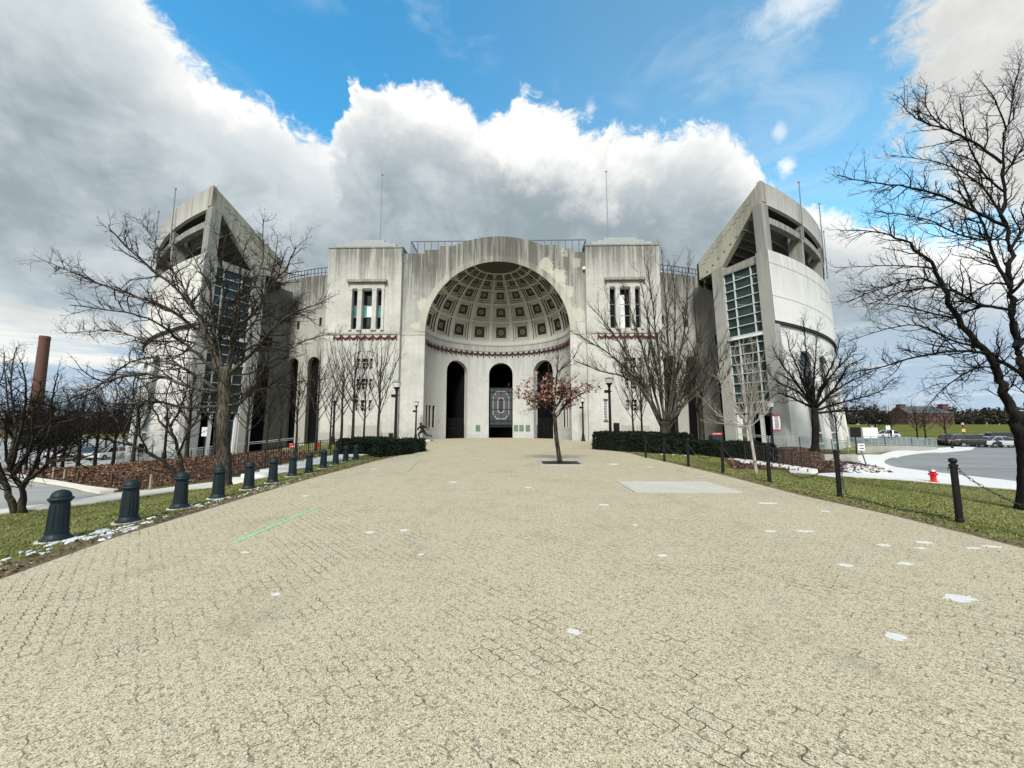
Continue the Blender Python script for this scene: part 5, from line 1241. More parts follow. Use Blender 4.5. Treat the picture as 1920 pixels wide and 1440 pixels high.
# rough shrubs in the beds
for px, py, lb, sd in ((752,826,'small bare twiggy shrub by the tall lamp post behind the left hedge',5),(1126,812,'small bare twiggy shrub above the right hedge end',6),(720,822,'ragged low shrub above the left hedge',7)):
    Yb = 28.5; x = Xat(px, Yb, 820); z = H(x, Yb); T = Tree(sd*13)
    for k in range(16):
        a = T.r.uniform(0, 6.28); dv = np.array([math.cos(a)*.6, math.sin(a)*.6, 1]); q = T.grow(np.array([x, Yb, z]), dv, T.r.uniform(.9, 1.5), .015, .1, 5, .15); ra = T.add(q, .014, .004, 4); T.branch(q, ra, 0, [(6, .3, .6, .3, .1)])
    T.build((x, Yb, z), 'shrub', lb, M['bark_brown'], M['twig_brown'], cat='shrub')
# ------------------------------------------------------------------ bollards, posts, chains
M['bollard'] = simple('blue_black_cast_iron', (.0065, .016, .021), .55, .35, 5, bmp=.15, spec=.3)
def make_bollard():
    b = empty('bollard')
    mb = MB(); mb.lathe([(0.230,-.05),(0.230,.012),(0.221,.02)], 20); mb.build('base_pad', M['pad'], b)
    mb = MB(); mb.lathe([(0.189,.02),(0.189,.035),(0.158,.06),(0.138,.10),(0.132,.125),(0.140,.13),(0.140,.15),(0.131,.155)], 20); mb.build('foot', M['bollard'], b, smooth=False)
    mb = MB(); mb.lathe([(0.129,.15),(0.124,.25),(0.110,.60)], 16); 
    for k in range(8):
        a = 2*math.pi*(k+.5)/8; mb.bar((.123*math.cos(a), .123*math.sin(a), .18), (.107*math.cos(a), .107*math.sin(a), .56), .018)
    mb.build('shaft', M['bollard'], b)
    mb = MB(); mb.lathe([(0.116,.595),(0.127,.61),(0.127,.625),(0.147,.635),(0.151,.652),(0.140,.668),(0.121,.674),(0.120,.70),(0.103,.745),(0.070,.775),(0.028,.79),(0.000,.792)], 20); mb.build('cap', M['bollard'], b, smooth=False)
    return b
bol = make_bollard()
BP = [(105,1013),(240,979),(337,953),(408,934),(466,917),(511,905),(548,893),(579,887),(606,878),(629,872),(648,866),(667,863)]
ordn = ['nearest the camera at the left edge','second from the camera','third from the camera, before the leaning tree','fourth, before the big knotted trunk','fifth, right beside the big trunk','sixth in the row','seventh, before the middle of the step railing','eighth, five from the far end','ninth, four from the far end','tenth, before the red sign and hedge','next to last, before the rear hedge','last and smallest, against the hedge']
for i, (px, py) in enumerate(BP):
    o = bol if i == 0 else copy_tree(bol)
    x, y, z = GH(px, py); o.location = (x, y, H(x, y)); o.rotation_euler = (0, 0, i*.3)
    tag(o, 'dark domed iron bollard on the left lawn, '+ordn[i], 'bollard', 'iron bollards in a row on the left lawn')
def make_post():
    b = empty('chain_post')
    mb = MB(); mb.lathe([(.062,-.1),(.062,.06),(.055,.07),(.052,1.02),(.066,1.03),(.066,1.07),(.045,1.085)], 12); mb.build('shaft', M['black_metal'], b)
    mb = MB(); mb.lathe([(.045,1.08),(.035,1.095),(.055,1.115),(.066,1.145),(.055,1.175),(.03,1.19),(0,1.193)], 12); mb.build('finial', M['black_metal'], b, smooth=True)
    mb = MB()
    for s in (-1, 1): mb.tube([(0, s*.05, 1.0), (0, s*.095, 1.0), (0, s*.11, .97), (0, s*.095, .945)], .012, 5)
    mb.build('hook', M['black_metal'], b); return b
post = make_post(); PPOS = [(8.25,4.9)]
for px, py in [(1800,980),(1575,932),(1443,905),(1356,888),(1291,875),(1246,866),(1211,859)]: PPOS.append(GH(px, py)[:2])
pn = ['out at the right frame side','nearest the camera on the right lawn','second visible, before the white sidewalk','third visible, beside the pale sapling','fourth visible, left of the sapling','fifth visible, before the right hedge','sixth visible, before the vase-shaped trunk','last and smallest, at the hedge end']
for i, (x, y) in enumerate(PPOS):
    o = post if i == 0 else copy_tree(post)
    o.location = (x, y, H(x, y)); tag(o, 'black round-topped iron chain post, '+pn[i], 'post', 'black chain posts along the right lawn')
M['chain'] = simple('black_chain', (.010,.010,.011), .5, .2, 8)
for i, (a, b) in enumerate(zip(PPOS[:-1], PPOS[1:])):
    A = Vector((a[0], a[1]+.1, H(*a)+.95)); Bv = Vector((b[0], b[1]-.1, H(*b)+.95)); sag = [.5, .93, .62, .5, .5, .45, .4][i]
    L = (Bv-A).length; n = int(L*15); mb = MB(); pts = []
    for k in range(n+1):
        t = k/n; p = A.lerp(Bv, t); p.z -= sag*4*t*(1-t); p.z = max(p.z, H(p.x, p.y)+.02); pts.append(p)
    if i == 1:      # unhooked: hangs straight down the farther post and lies in the grass
        gx, gy = b[0], b[1]-.14; way = [Bv, Vector((gx, gy, H(gx, gy)+.25)), Vector((gx+.05, gy-.08, H(gx, gy)+.02))]+[Vector((gx+(a[0]-gx)*q+.10*math.sin(q*9), gy+(a[1]-gy)*q, H(gx+(a[0]-gx)*q, gy+(a[1]-gy)*q)+.03)) for q in (.15, .3, .45, .6, .75, .9)]
        pts = []; n = 0
        for w0, w1 in zip(way[:-1], way[1:]):
            m_ = max(1, int((w1-w0).length*15)); pts += [w0.lerp(w1, q/m_) for q in range(m_)]; n += m_
        pts.append(way[-1])
    for k in range(n):
        p, q = pts[k], pts[k+1]; d = (q-p).normalized(); c = (p+q)/2; hl = (q-p).length*.62
        side = d.cross(Vector((0,0,1))).normalized(); up = side.cross(d)
        w = side if k % 2 else up; ring = [c+d*hl*math.cos(t)+w*.020*math.sin(t) for t in np.linspace(0, 2*math.pi, 9)]
        mb.tube(ring, .0065, 4, cap=False)
    o = mb.build('chain', M['chain']); tag(o, 'black chain between '+['the frame-edge post and the nearest visible post','the two nearest visible posts, lying slack in the grass','the second and third visible posts','the third and fourth visible posts','the fourth and fifth visible posts','the fifth and sixth visible posts','the two farthest posts'][i], 'chain', 'chains between the black posts')
# ------------------------------------------------------------------ lamp posts
M['lamp_glass'] = simple('milky_lamp_glass', (.62,.63,.61), .3, .08, 6)
M['banner_w'] = simple('white_banner_cloth', (.60,.62,.66), .8, .1, 6); M['banner_r'] = simple('red_banner_cloth', (.34,.03,.04), .8, .2, 6); M['banner_k'] = simple('dark_banner_print', (.05,.05,.07), .8, .2, 6)
def lamp(px, Y, ytop, label, r=.085, head=True, boxes=True, banner=None, ybase=None, group='black lamp posts'):
    x = Xat(px, Y, 790); z0 = H(x, Y); zt = Zat(px, ytop, Y); h = zt-z0
    b = empty('street_lamp', (x, Y, z0), label, 'lamp post', group)
    o = lambda mb, nm, m, par=b: mb.build(nm, m, par, loc=(0,0,0))
    k = h/5.0
    mb = MB(); hh = h-.75 if head else h
    mb.lathe([(r*2.3,-.1),(r*2.3,.12),(r*1.9,.2),(r*1.5,.55),(r*1.35,.75),(r*1.05,.85),(r,.95),(r*.8,hh)], 12); o(mb, 'pole', M['black_metal'])
    if head:
        mb = MB(); mb.lathe([(r*.8,hh-.02),(r*1.3,hh+.03),(r*.9,hh+.08),(r*2.0,hh+.22),(r*2.3,hh+.27)], 12); o(mb, 'lamp_base', M['black_metal'])
        mb = MB(); mb.lathe([(r*2.1,hh+.27),(r*2.7,hh+.52),(r*2.6,hh+.58)], 14); o(mb, 'lamp_shade', M['lamp_glass'], b)
        mb = MB(); mb.lathe([(r*2.9,hh+.58),(r*2.9,hh+.62),(r*2.0,hh+.69),(r*.5,hh+.75)], 14); o(mb, 'lamp_cap', M['grey_metal'], b)
    if boxes:
        mb = MB(); zb = hh-.35; mb.box(-r-.26, -r, -.09, .09, zb-.12, zb+.10); mb.box(-r-.05, r+.05, -r-.02, r+.02, zb-.03, zb+.03); o(mb, 'camera_box', M['black_metal'])
    if banner:
        s, zt_, zb_, wd = banner; mb = MB(); n = 14
        def bp(i, u): t = i/n; bul = .13*math.sin(math.pi*t); return (s*(r+.03+u*(wd+bul*.6)), -.03-bul*.15*u, zt_+(zb_-zt_)*t)
        for i in range(n):
            mb.cur = (1 if s > 0 else 2) if i in (0, n-1) else 0
            mb.add([bp(i,.0), bp(i,1), bp(i+1,1), bp(i+1,.0)], [(0,1,2,3)])
            mb.cur = 1 if i % 4 == 3 else 2
            if 0 < i < n-1:
                a_, b_, c_, d_ = [Vector(v)+Vector((0,-.006,0)) for v in (bp(i+.15,.22), bp(i+.15,.8), bp(i+.75,.8), bp(i+.75,.22))]; mb.add([a_, b_, c_, d_], [(0,1,2,3)])
        o(mb, 'banner', [M['banner_w'], M['banner_r'], M['banner_k']])
        mb = MB()
        for z in (zt_+.02, zb_-.02): mb.bar((0,-.03,z), (s*(r+.1+wd), -.03, z), .03)
        o(mb, 'banner_arm', M['black_metal'])
    return b
lamp(742, 28, 714, 'tall black lamp post behind the left hedge', .11)
lamp(780, 42, 752, 'black lamp post beside the running statue', .10)
lb_ = lamp(1144, 29.5, 707, 'black lamp post with a curved banner behind the right hedge', .115, banner=(-1, 3.7, 2.0, .32))
lamp(1093, 42, 745, 'black lamp post right of the doorways, before the pier', .10)
lamp(626, 36, 742, 'black lamp post among the tower row of young trees', .11, boxes=False)
lamp(314, 31, 772, 'black lamp post before the left grandstand arched windows', .10, boxes=False)
lamp(1446, 32, 752, 'black lamp post with a red and white banner by the right stair hall', .09, banner=(1, 3.0, 1.75, .5))
lamp(110, 34, 770, 'blue-black lamp post in the left lot tree row', .11, boxes=False)
lamp(1634, 80, 797, 'globe lamp post before the sports field, left of the brick building', .08, boxes=False)
lamp(1804, 78, 792, 'globe lamp post behind the right parked cars', .08, boxes=False)
# ------------------------------------------------------------------ signs
M['sign_red'] = simple('red_sign_paint', (.52,.015,.03), .6, .1, 5); M['navy'] = simple('navy_cloth', (.012,.02,.04), .8, .3, 4); M['sign_white'] = simple('white_sign', (.74,.75,.77), .5, .05, 5)
def sign(name, px, Y, y0, y1, wpx, mat, label, cat='sign', legs=True, ybase=None, back=None, txt=None, lean=0):
    x = Xat(px, Y, (y0+y1)/2); z1, z0 = Zat(px, y0, Y), Zat(px, y1, Y); w = wpx/F*Y; zg = H(x, Y)
    b = empty(name, (x, Y, zg), label, cat)
    mb = MB(); mb.box(x-w/2, x+w/2, Y-.03, Y+.03, z0, z1); mb.build('panel', mat, b)
    if txt:
        mb = MB(); n, rows_ = txt
        for rw in range(rows_):
            zc = z1-(z1-z0)*(rw+.7)/(rows_+.4); xx = x-w*.38+(.06*w if rw else 0); r = random.Random(rw+3)
            while xx < x+w*.34:
                l = w*r.uniform(.04, .09); mb.box(xx, xx+l, Y-.036, Y-.0305, zc-(z1-z0)*.10, zc+(z1-z0)*(.10+.05*r.random())); xx += l+w*.03
        mb.build('lettering', M['sign_white'] if mat is not M['sign_white'] else M['banner_k'], b)
    if legs:
        mb = MB(); mb.bar((x+lean, Y+.05, zg-.1), (x, Y+.05, z0+.1), .06); mb.build('post', M['black_metal'] if mat is not M['sign_white'] else M['grey_metal'], b)
    if back:
        mb = MB(); mb.box(x-w*.42, x+w*.42, Y+.04, Y+.7, zg, z0-.02); mb.build('table_skirt', M['navy'], b)
    return b
sign('sign_board', 549.5, 35, 831, 839.5, 15, M['sign_red'], 'red sign board with two lines of white lettering by the left wing doorway', legs=False, back=True, txt=(6,2))
sign('sign_board', 597.5, 33, 831, 838.5, 7, M['sign_red'], 'narrow red board on a dark stand behind the far left bollards', legs=False, back=True)
sign('sign_board', 1344, 34, 811, 816, 19, M['banner_r'], 'dark red sign with pale lettering beside the right glass stair hall', legs=False, back=True, txt=(6,1))
o = sign('notice_board', 566.5, 42, 831.5, 838, 11, M['black_metal'], 'small framed two-panel notice board at the left wing wall')
mb = MB(); x = Xat(566.5, 42, 835)
for s in (-1, 1): mb.box(x+s*.16-.12, x+s*.16+.12, 41.95, 41.968, Zat(566, 837.3, 42), Zat(566, 832.4, 42))
mb.build('notice', M['pale_glass'], o)
sign('sign_board', 1604, 33, 801, 820, 19, M['black_metal'], 'square black sign on a post at the outer foot of the right grandstand')
sign('sign_board', 1614.5, 27.8, 832, 844.5, 11.5, M['sign_white'], 'small white sign on a thin leaning post beside the snowy mulch', txt=(3,2), lean=.35)
sign('sign_board', 1156, 33, 793, 812, 11, M['black_metal'], 'dark bracketed historical marker behind the right hedge beside the banner lamp')
sign('sign_board', 733, 29, 812, 820, 8, M['black_metal'], 'small tilted reading panel behind the left hedge')
sign('sign_board', 384, 31.5, 801, 818, 11, M['banner_w'], 'striped maroon and white banner sign left of the big trunk', txt=(3,5))
sign('sign_board', 1665, 72, 798, 806, 8, M['banner_w'], 'pale sign on a dark post before the sports field')
sign('sign_board', 1806.5, 74, 804, 810, 6, simple('yellow_sign_paint', (.55,.40,.12), .6, .1, 5), 'yellow and white sign behind the right parked cars')
# ------------------------------------------------------------------ hydrant
x, y, z = GH(1751, 905); z = H(x, y)
hy = empty('fire_hydrant', (x, y, z), 'red fire hydrant with a silver cap at the white sidewalk edge', 'fire hydrant')
M['hyd_red'] = simple('hydrant_red', (.60,.014,.022), .4, .12, 8); M['silver'] = simple('silver_paint', (.40,.43,.45), .35, .15, 10, metal=.5)
mb = MB(); mb.lathe([(.10,-.1),(.10,.02)], 12); mb.lathe([(.19,.02),(.19,.06),(.12,.065),(.115,.10),(.12,.52),(.15,.535),(.15,.56)], 16); 
for k in range(8): a = k*math.pi/4; mb.lathe([(.018,.055),(.018,.085)], 6, (.165*math.cos(a), .165*math.sin(a), 0))
mb.build('barrel', M['hyd_red'], hy, loc=(0,0,0))
mb = MB(); mb.lathe([(.155,.56),(.155,.58),(.135,.62),(.09,.665),(.045,.69),(.03,.70),(.03,.75),(.0,.752)], 16); mb.build('cap', M['silver'], hy, loc=(0,0,0))
for ax, nm in (((1,-.3,0),'nozzle'),((-1,.3,0),'nozzle'),((-.3,-1,0),'nozzle')):
    d = Vector(ax).normalized(); mb = MB(); c = Vector((0,0,.42)); mb.tube([c+d*.08, c+d*.145, c+d*.147, c+d*.17, c+d*.172, c+d*.19], [.045,.045,.06,.06,.025,.025], 10); mb.build(nm, M['hyd_red'], hy, loc=(0,0,0))
mb = MB(); mb.box(.17, .25, -.10, -.095, .20, .33); mb.build('service_tag', M['sign_white'], hy, loc=(0,0,0))
# ------------------------------------------------------------------ stakes in the leaf bed
M['stake'] = simple('weathered_stake', (.30,.24,.17), .9, .3, 12); M['stake_d'] = simple('dark_stake', (.07,.045,.03), .9, .3, 12)
for i, (px, py0, py1, dk) in enumerate([(281,890,921,0),(208,886,911,1),(145,883,904,1),(120,881,902,0),(99,876,899,0),(79,875,896,1),(60,876,894,1),(43,873,893,0)]):
    x, y, z = GH(px, py1); mb = MB(); z0 = H(x, y); zt = Zat(px, py0, y)
    mb.hexa([(x-.035,y-.035,z0-.1),(x+.035,y-.035,z0-.1),(x+.035,y+.035,z0-.1),(x-.035,y+.035,z0-.1)], [(x-.03,y-.035,zt),(x+.04,y-.035,zt),(x+.04,y+.035,zt),(x-.03,y+.035,zt)])
    if not dk: mb.box(x-.045, x+.05, y-.045, y+.045, zt, zt+.02)
    tag(mb.build('stake', M['stake_d' if dk else 'stake']), ('dark' if dk else 'pale')+' wooden stake in the left leaf bed, '+['nearest the leaning tree','second from the right','third from the right','middle of the row','fifth from the right','sixth from the right','next to the left end','at the left end by the multi-stemmed tree'][i], 'stake', 'wooden stakes along the leaf bed edge')
# ------------------------------------------------------------------ steps with black railings
M['step'] = walk_mat('stair_concrete', (.66,.65,.61)); M['iron'] = simple('rusty_black_iron', (.022,.014,.013), .7, .4, 10)
def picket_rail(path, h, label, name='railing', cat='railing', gap=.125, low=.1):
    mb = MB(); pts = [Vector(p) for p in path]; b = empty(name, pts[0], label, cat)
    for hz_, wz_ in ((h, .045), (low, .03)):
        mb = MB()
        for a, c in zip(pts[:-1], pts[1:]): mb.bar(a+Vector((0,0,hz_)), c+Vector((0,0,hz_)), wz_, .03)
        mb.build('rail', M['iron'], b)
    mb = MB(); mp = []
    for a, c in zip(pts[:-1], pts[1:]):
        n = max(1, int((c-a).length/gap))
        for k in range(n+1):
            p = a.lerp(c, k/n); mp.append(p) if k % 12 == 0 else mb.bar(p+Vector((0,0,low)), p+Vector((0,0,h)), .018)
    mb.build('picket', M['iron'], b); [MB().bar(p+Vector((0,0,-.1)), p+Vector((0,0,h)), .05).build('post', M['iron'], b) for p in mp]; return b
st = empty('outdoor_stairs', (-12.2, 16.4, -.9), 'pale concrete steps climbing beside the left leaf bed, dusted with snow', 'stairs')
n = 11; lp = []
for k in range(n):
    t = k/(n-1); xc = -11.9+2.3*t**.8; yc = 16.6+8.2*t; zc = max(H(xc+dx_, yc+dy_) for dx_ in (-.75, .75) for dy_ in (-.42, .42))+.05; mb = MB()
    mb.hexa([(xc-.75,yc-.42,zc-.5),(xc+.75,yc-.42,zc-.5),(xc+.75,yc+.42,zc-.5),(xc-.75,yc+.42,zc-.5)], [(xc-.75,yc-.42,zc),(xc+.75,yc-.42,zc),(xc+.75,yc+.42,zc),(xc-.75,yc+.42,zc)]); mb.build('step', M['step'], st); lp.append((xc-.8, yc, zc-.02))
picket_rail(lp, .92, 'black picket railing between the left steps and the leaf bed')
st = empty('outdoor_stairs', (14.8, 23.4, -.8), 'pale concrete steps dropping from the right hedge to the white sidewalk', 'stairs'); lp = []
for k in range(8):
    t = k/7; xc = 12.9+3.7*t; zc = max(H(xc, 22.7), H(xc, 24.3), H(xc-.3, 24.3))+.05; mb = MB(); mb.box(xc-.30, xc+.30, 22.7, 24.3, zc-.5, zc); mb.build('step', M['step'], st); lp.append((xc, 24.25, zc-.02))
picket_rail(lp, .92, 'dark picket railing on the mulch side of the right steps')
picket_rail([(p[0], 22.75, p[2]) for p in lp], .92, 'dark picket railing on the lawn side of the right steps')
# ------------------------------------------------------------------ metal ramp fences by the grandstands
M['mesh_panel'] = simple('grey_mesh_panel', (.22,.27,.29), .5, .15, 6)
def ramp_fence(path, h, label, panel=True):
    b = empty('ramp_fence', path[0], label, 'fence'); pts = [Vector(p) for p in path]; mb = MB(); pm_ = MB(); pp = []
    for a, c in zip(pts[:-1], pts[1:]):
        mb.bar(a+Vector((0,0,h)), c+Vector((0,0,h)), .06); mb.bar(a+Vector((0,0,h*.86)), c+Vector((0,0,h*.86)), .035); mb.bar(a+Vector((0,0,.12)), c+Vector((0,0,.12)), .035)
        n = max(1, int((c-a).length/1.5))
        for k in range(n+1): p = a.lerp(c, k/n); pp.append(p)
        if panel:
            m_ = int((c-a).length/.16)
            for k in range(m_): p = a.lerp(c, k/m_); pm_.bar(p+Vector((0,0,.12)), p+Vector((0,0,h*.86)), .02)
            for q in np.linspace(.2, h*.8, 5): pm_.bar(a+Vector((0,0,q)), c+Vector((0,0,q)), .018)
    mb.build('rail', M['fence_metal'], b); [MB().bar(p-Vector((0,0,.2)), p+Vector((0,0,h)), .05).build('post', M['fence_metal'], b) for p in pp]
    if panel: pm_.build('mesh', M['mesh_panel'], b)
    return b
def gpt(px, Y, dz=0): x = Xat(px, Y, 835); return (x, Y, H(x, Y)+dz)
ramp_fence([gpt(222,40), gpt(262,37.5), gpt(310,35.5), gpt(360,34), gpt(420,33)], 1.0, 'pale metal ramp fence along the foot of the left grandstand')
ramp_fence([gpt(440,33), gpt(500,33.5), gpt(560,34)], 1.0, 'pale metal fence before the left glass stair hall', False)
ramp_fence([gpt(1380,36), gpt(1440,34.8)], 1.0, 'short pale metal fence at the right stair hall entrance', False)
ramp_fence([gpt(1443,34.6), gpt(1500,35.2), gpt(1560,36.5), gpt(1590,37.4)], 1.0, 'pale metal ramp fence along the foot of the right grandstand')
def at_(px, py, Y): p = P(px, py, Y); return p
wl_ = [(1606, 838, 853, 37.5), (1660, 836, 848, 41), (1710, 836, 844.5, 45), (1757, 838.5, 841, 49)]
mb = MB()
for (a, a1, a0, ya), (b, b1, b0, yb) in zip(wl_[:-1], wl_[1:]):
    A0, A1, B0, B1 = P(a, a0+3, ya), P(a, a1, ya), P(b, b0+3, yb), P(b, b1, yb); th = Vector((.12, .28, 0))
    mb.hexa([A0, B0, Vector(B0)+th, Vector(A0)+th], [A1, B1, Vector(B1)+th, Vector(A1)+th])
tag(mb.build('ramp_wall', M['raw_conc']), 'low streaked concrete ramp wall at the turn of the white sidewalk', 'wall')
ramp_fence([P(1590,838,36.6)]+[P(a, a1, ya+.12) for a, a1, a0, ya in wl_], .95, 'blue-grey mesh ramp fence on top of the low concrete wall')
mb = MB(); A = P(1555,853,29.5); B_ = P(1612,868,29.2); mb.box(A[0]-.5, B_[0], 29.3, 29.7, H(B_[0], 29)-.2, P(1600,852.5,29.3)[2])
tag(mb.build('retaining_wall', M['raw_conc']), 'short dark retaining wall in the right mulch bed', 'wall')
mb = MB(); x = Xat(1762, 60, 828); mb.box(x-1.7, x+1.7, 59.6, 61, H(x, 60)-.1, H(x, 60)+.75); mb.box(x-1.5, x+1.5, 59.8, 60.8, H(x, 60)+.7, H(x, 60)+.95)
tag(mb.build('planter', M['stake_d']), 'long dark planter box beyond the ramp end at the lot', 'planter')
mb = MB(); x, y, z = GH(1786, 841); mb.lathe([(.13,-.1),(.13,.9),(.09,1.0),(0,1.03)], 10, (x, y, z)); tag(mb.build('bollard', M['black_metal']), 'plain black bollard at the far tip of the white sidewalk', 'bollard')
# ------------------------------------------------------------------ statue
sx_, sy_ = Xat(790, 43, 820), 41.2; sx_ = Xat(792, sy_, 820)
S = empty('statue', (sx_, sy_, .014), 'dark bronze statue of a running football player on a low grey plinth', 'statue')
M['bronze'] = simple('dark_bronze', (.022,.018,.014), .45, .4, 8, metal=.4)
mb = MB(); mb.box(-.75, 1.0, -.55, .55, 0, .16); mb.box(-.68, .93, -.48, .48, .1605, .20); mb.build('plinth', M['pad'], S, loc=(0,0,0))
J = {'pel':(0,0,1.15,.17),'bel':(-.04,0,1.32,.155),'ch':(-.11,0,1.52,.20),'nk':(-.15,0,1.70,.085),'hd':(-.19,0,1.84,.10),'tp':(-.20,0,1.95,.07),
 'hl':(-.03,-.12,1.08,.14),'kl':(-.40,-.15,.80,.095),'al':(-.26,-.14,.30,.055),'hel':(-.22,-.14,.23,.05),'tl':(-.44,-.15,.22,.035),
 'hr':(.04,.12,1.08,.14),'kr':(.42,.14,.66,.095),'ar':(.84,.14,.62,.055),'her':(.90,.14,.58,.05),'tr':(.98,.14,.42,.035),
 'sl':(-.13,-.25,1.60,.125),'el':(-.42,-.34,1.36,.07),'wl':(-.52,-.16,1.25,.045),'pl':(-.48,-.06,1.24,.04),
 'sr':(-.05,.25,1.60,.125),'er':(.28,.36,1.48,.07),'wr':(.52,.30,1.30,.045),'pr':(.60,.28,1.26,.04)}
E_ = [('pel','bel'),('bel','ch'),('ch','nk'),('nk','hd'),('hd','tp'),('pel','hl'),('hl','kl'),('kl','al'),('al','hel'),('hel','tl'),('pel','hr'),('hr','kr'),('kr','ar'),('ar','her'),('her','tr'),('ch','sl'),('sl','el'),('el','wl'),('wl','pl'),('ch','sr'),('sr','er'),('er','wr'),('wr','pr')]
for s, base, d in (('l',(-.48,-.06,1.24),(.02,.05,-.02)),('r',(.60,.28,1.26),(.06,-.01,-.04))):
    for k in range(4):
        J['f%s%d' % (s, k)] = (base[0]+d[0]*1.0, base[1]+d[1]+(k-1.5)*.022, base[2]+d[2]-.005*k, .013); J['g%s%d' % (s, k)] = (base[0]+d[0]*1.9, base[1]+d[1]*1.6+(k-1.5)*.024, base[2]+d[2]*2.2-.01*k, .010)
        E_ += [('p'+s, 'f%s%d' % (s, k)), ('f%s%d' % (s, k), 'g%s%d' % (s, k))]
    J['t'+s+'h'] = (base[0]+.01, base[1]-.03, base[2]+.05, .013); E_.append(('p'+s, 't'+s+'h'))
J = {k: (v[0], v[1], v[2], v[3]*(1.25 if v[3] > .03 else 1)) for k, v in J.items()}
ks = list(J); me = bpy.data.meshes.new('body'); me.from_pydata([J[k][:3] for k in ks], [(ks.index(a), ks.index(b)) for a, b in E_], [])
bo = bpy.data.objects.new('body', me); COL.objects.link(bo); bo.parent = S; me.materials.append(M['bronze'])
mod = bo.modifiers.new('skin', 'SKIN'); mod.use_smooth_shade = True
for i, k in enumerate(ks):
    me.skin_vertices[0].data[i].radius = (J[k][3], J[k][3]); me.skin_vertices[0].data[i].use_root = (k == 'pel')
sb = bo.modifiers.new('sub', 'SUBSURF'); sb.levels = 1; sb.render_levels = 1
mb = MB(); mb.lathe([(.0,-.10),(.10,-.08),(.135,0),(.125,.07),(.08,.125),(0,.14)], 14, (-.19,0,1.87)); mb.bar((-.30,-.07,1.80), (-.34,0,1.79), .02); mb.bar((-.34,0,1.79), (-.30,.07,1.80), .02); mb.bar((-.33,0,1.79), (-.28,0,1.90), .02)
mb.build('helmet', M['bronze'], S, smooth=True, loc=(0,0,0))
mb = MB(); q = Vector((-.46,-.10,1.30)); d = Vector((.1,.1,1)).normalized(); mb.tube([q-d*.14, q-d*.09, q, q+d*.09, q+d*.14], [.01,.06,.085,.06,.01], 10); mb.build('ball', M['bronze'], S, smooth=True, loc=(0,0,0))
mb = MB()
for s in (-1, 1): mb.lathe([(.0,-.02),(.15,0),(.13,.08),(.05,.13),(0,.135)], 10, (-.10, s*.24, 1.62))
mb.build('shoulder_pads', M['bronze'], S, smooth=True, loc=(0,0,0))
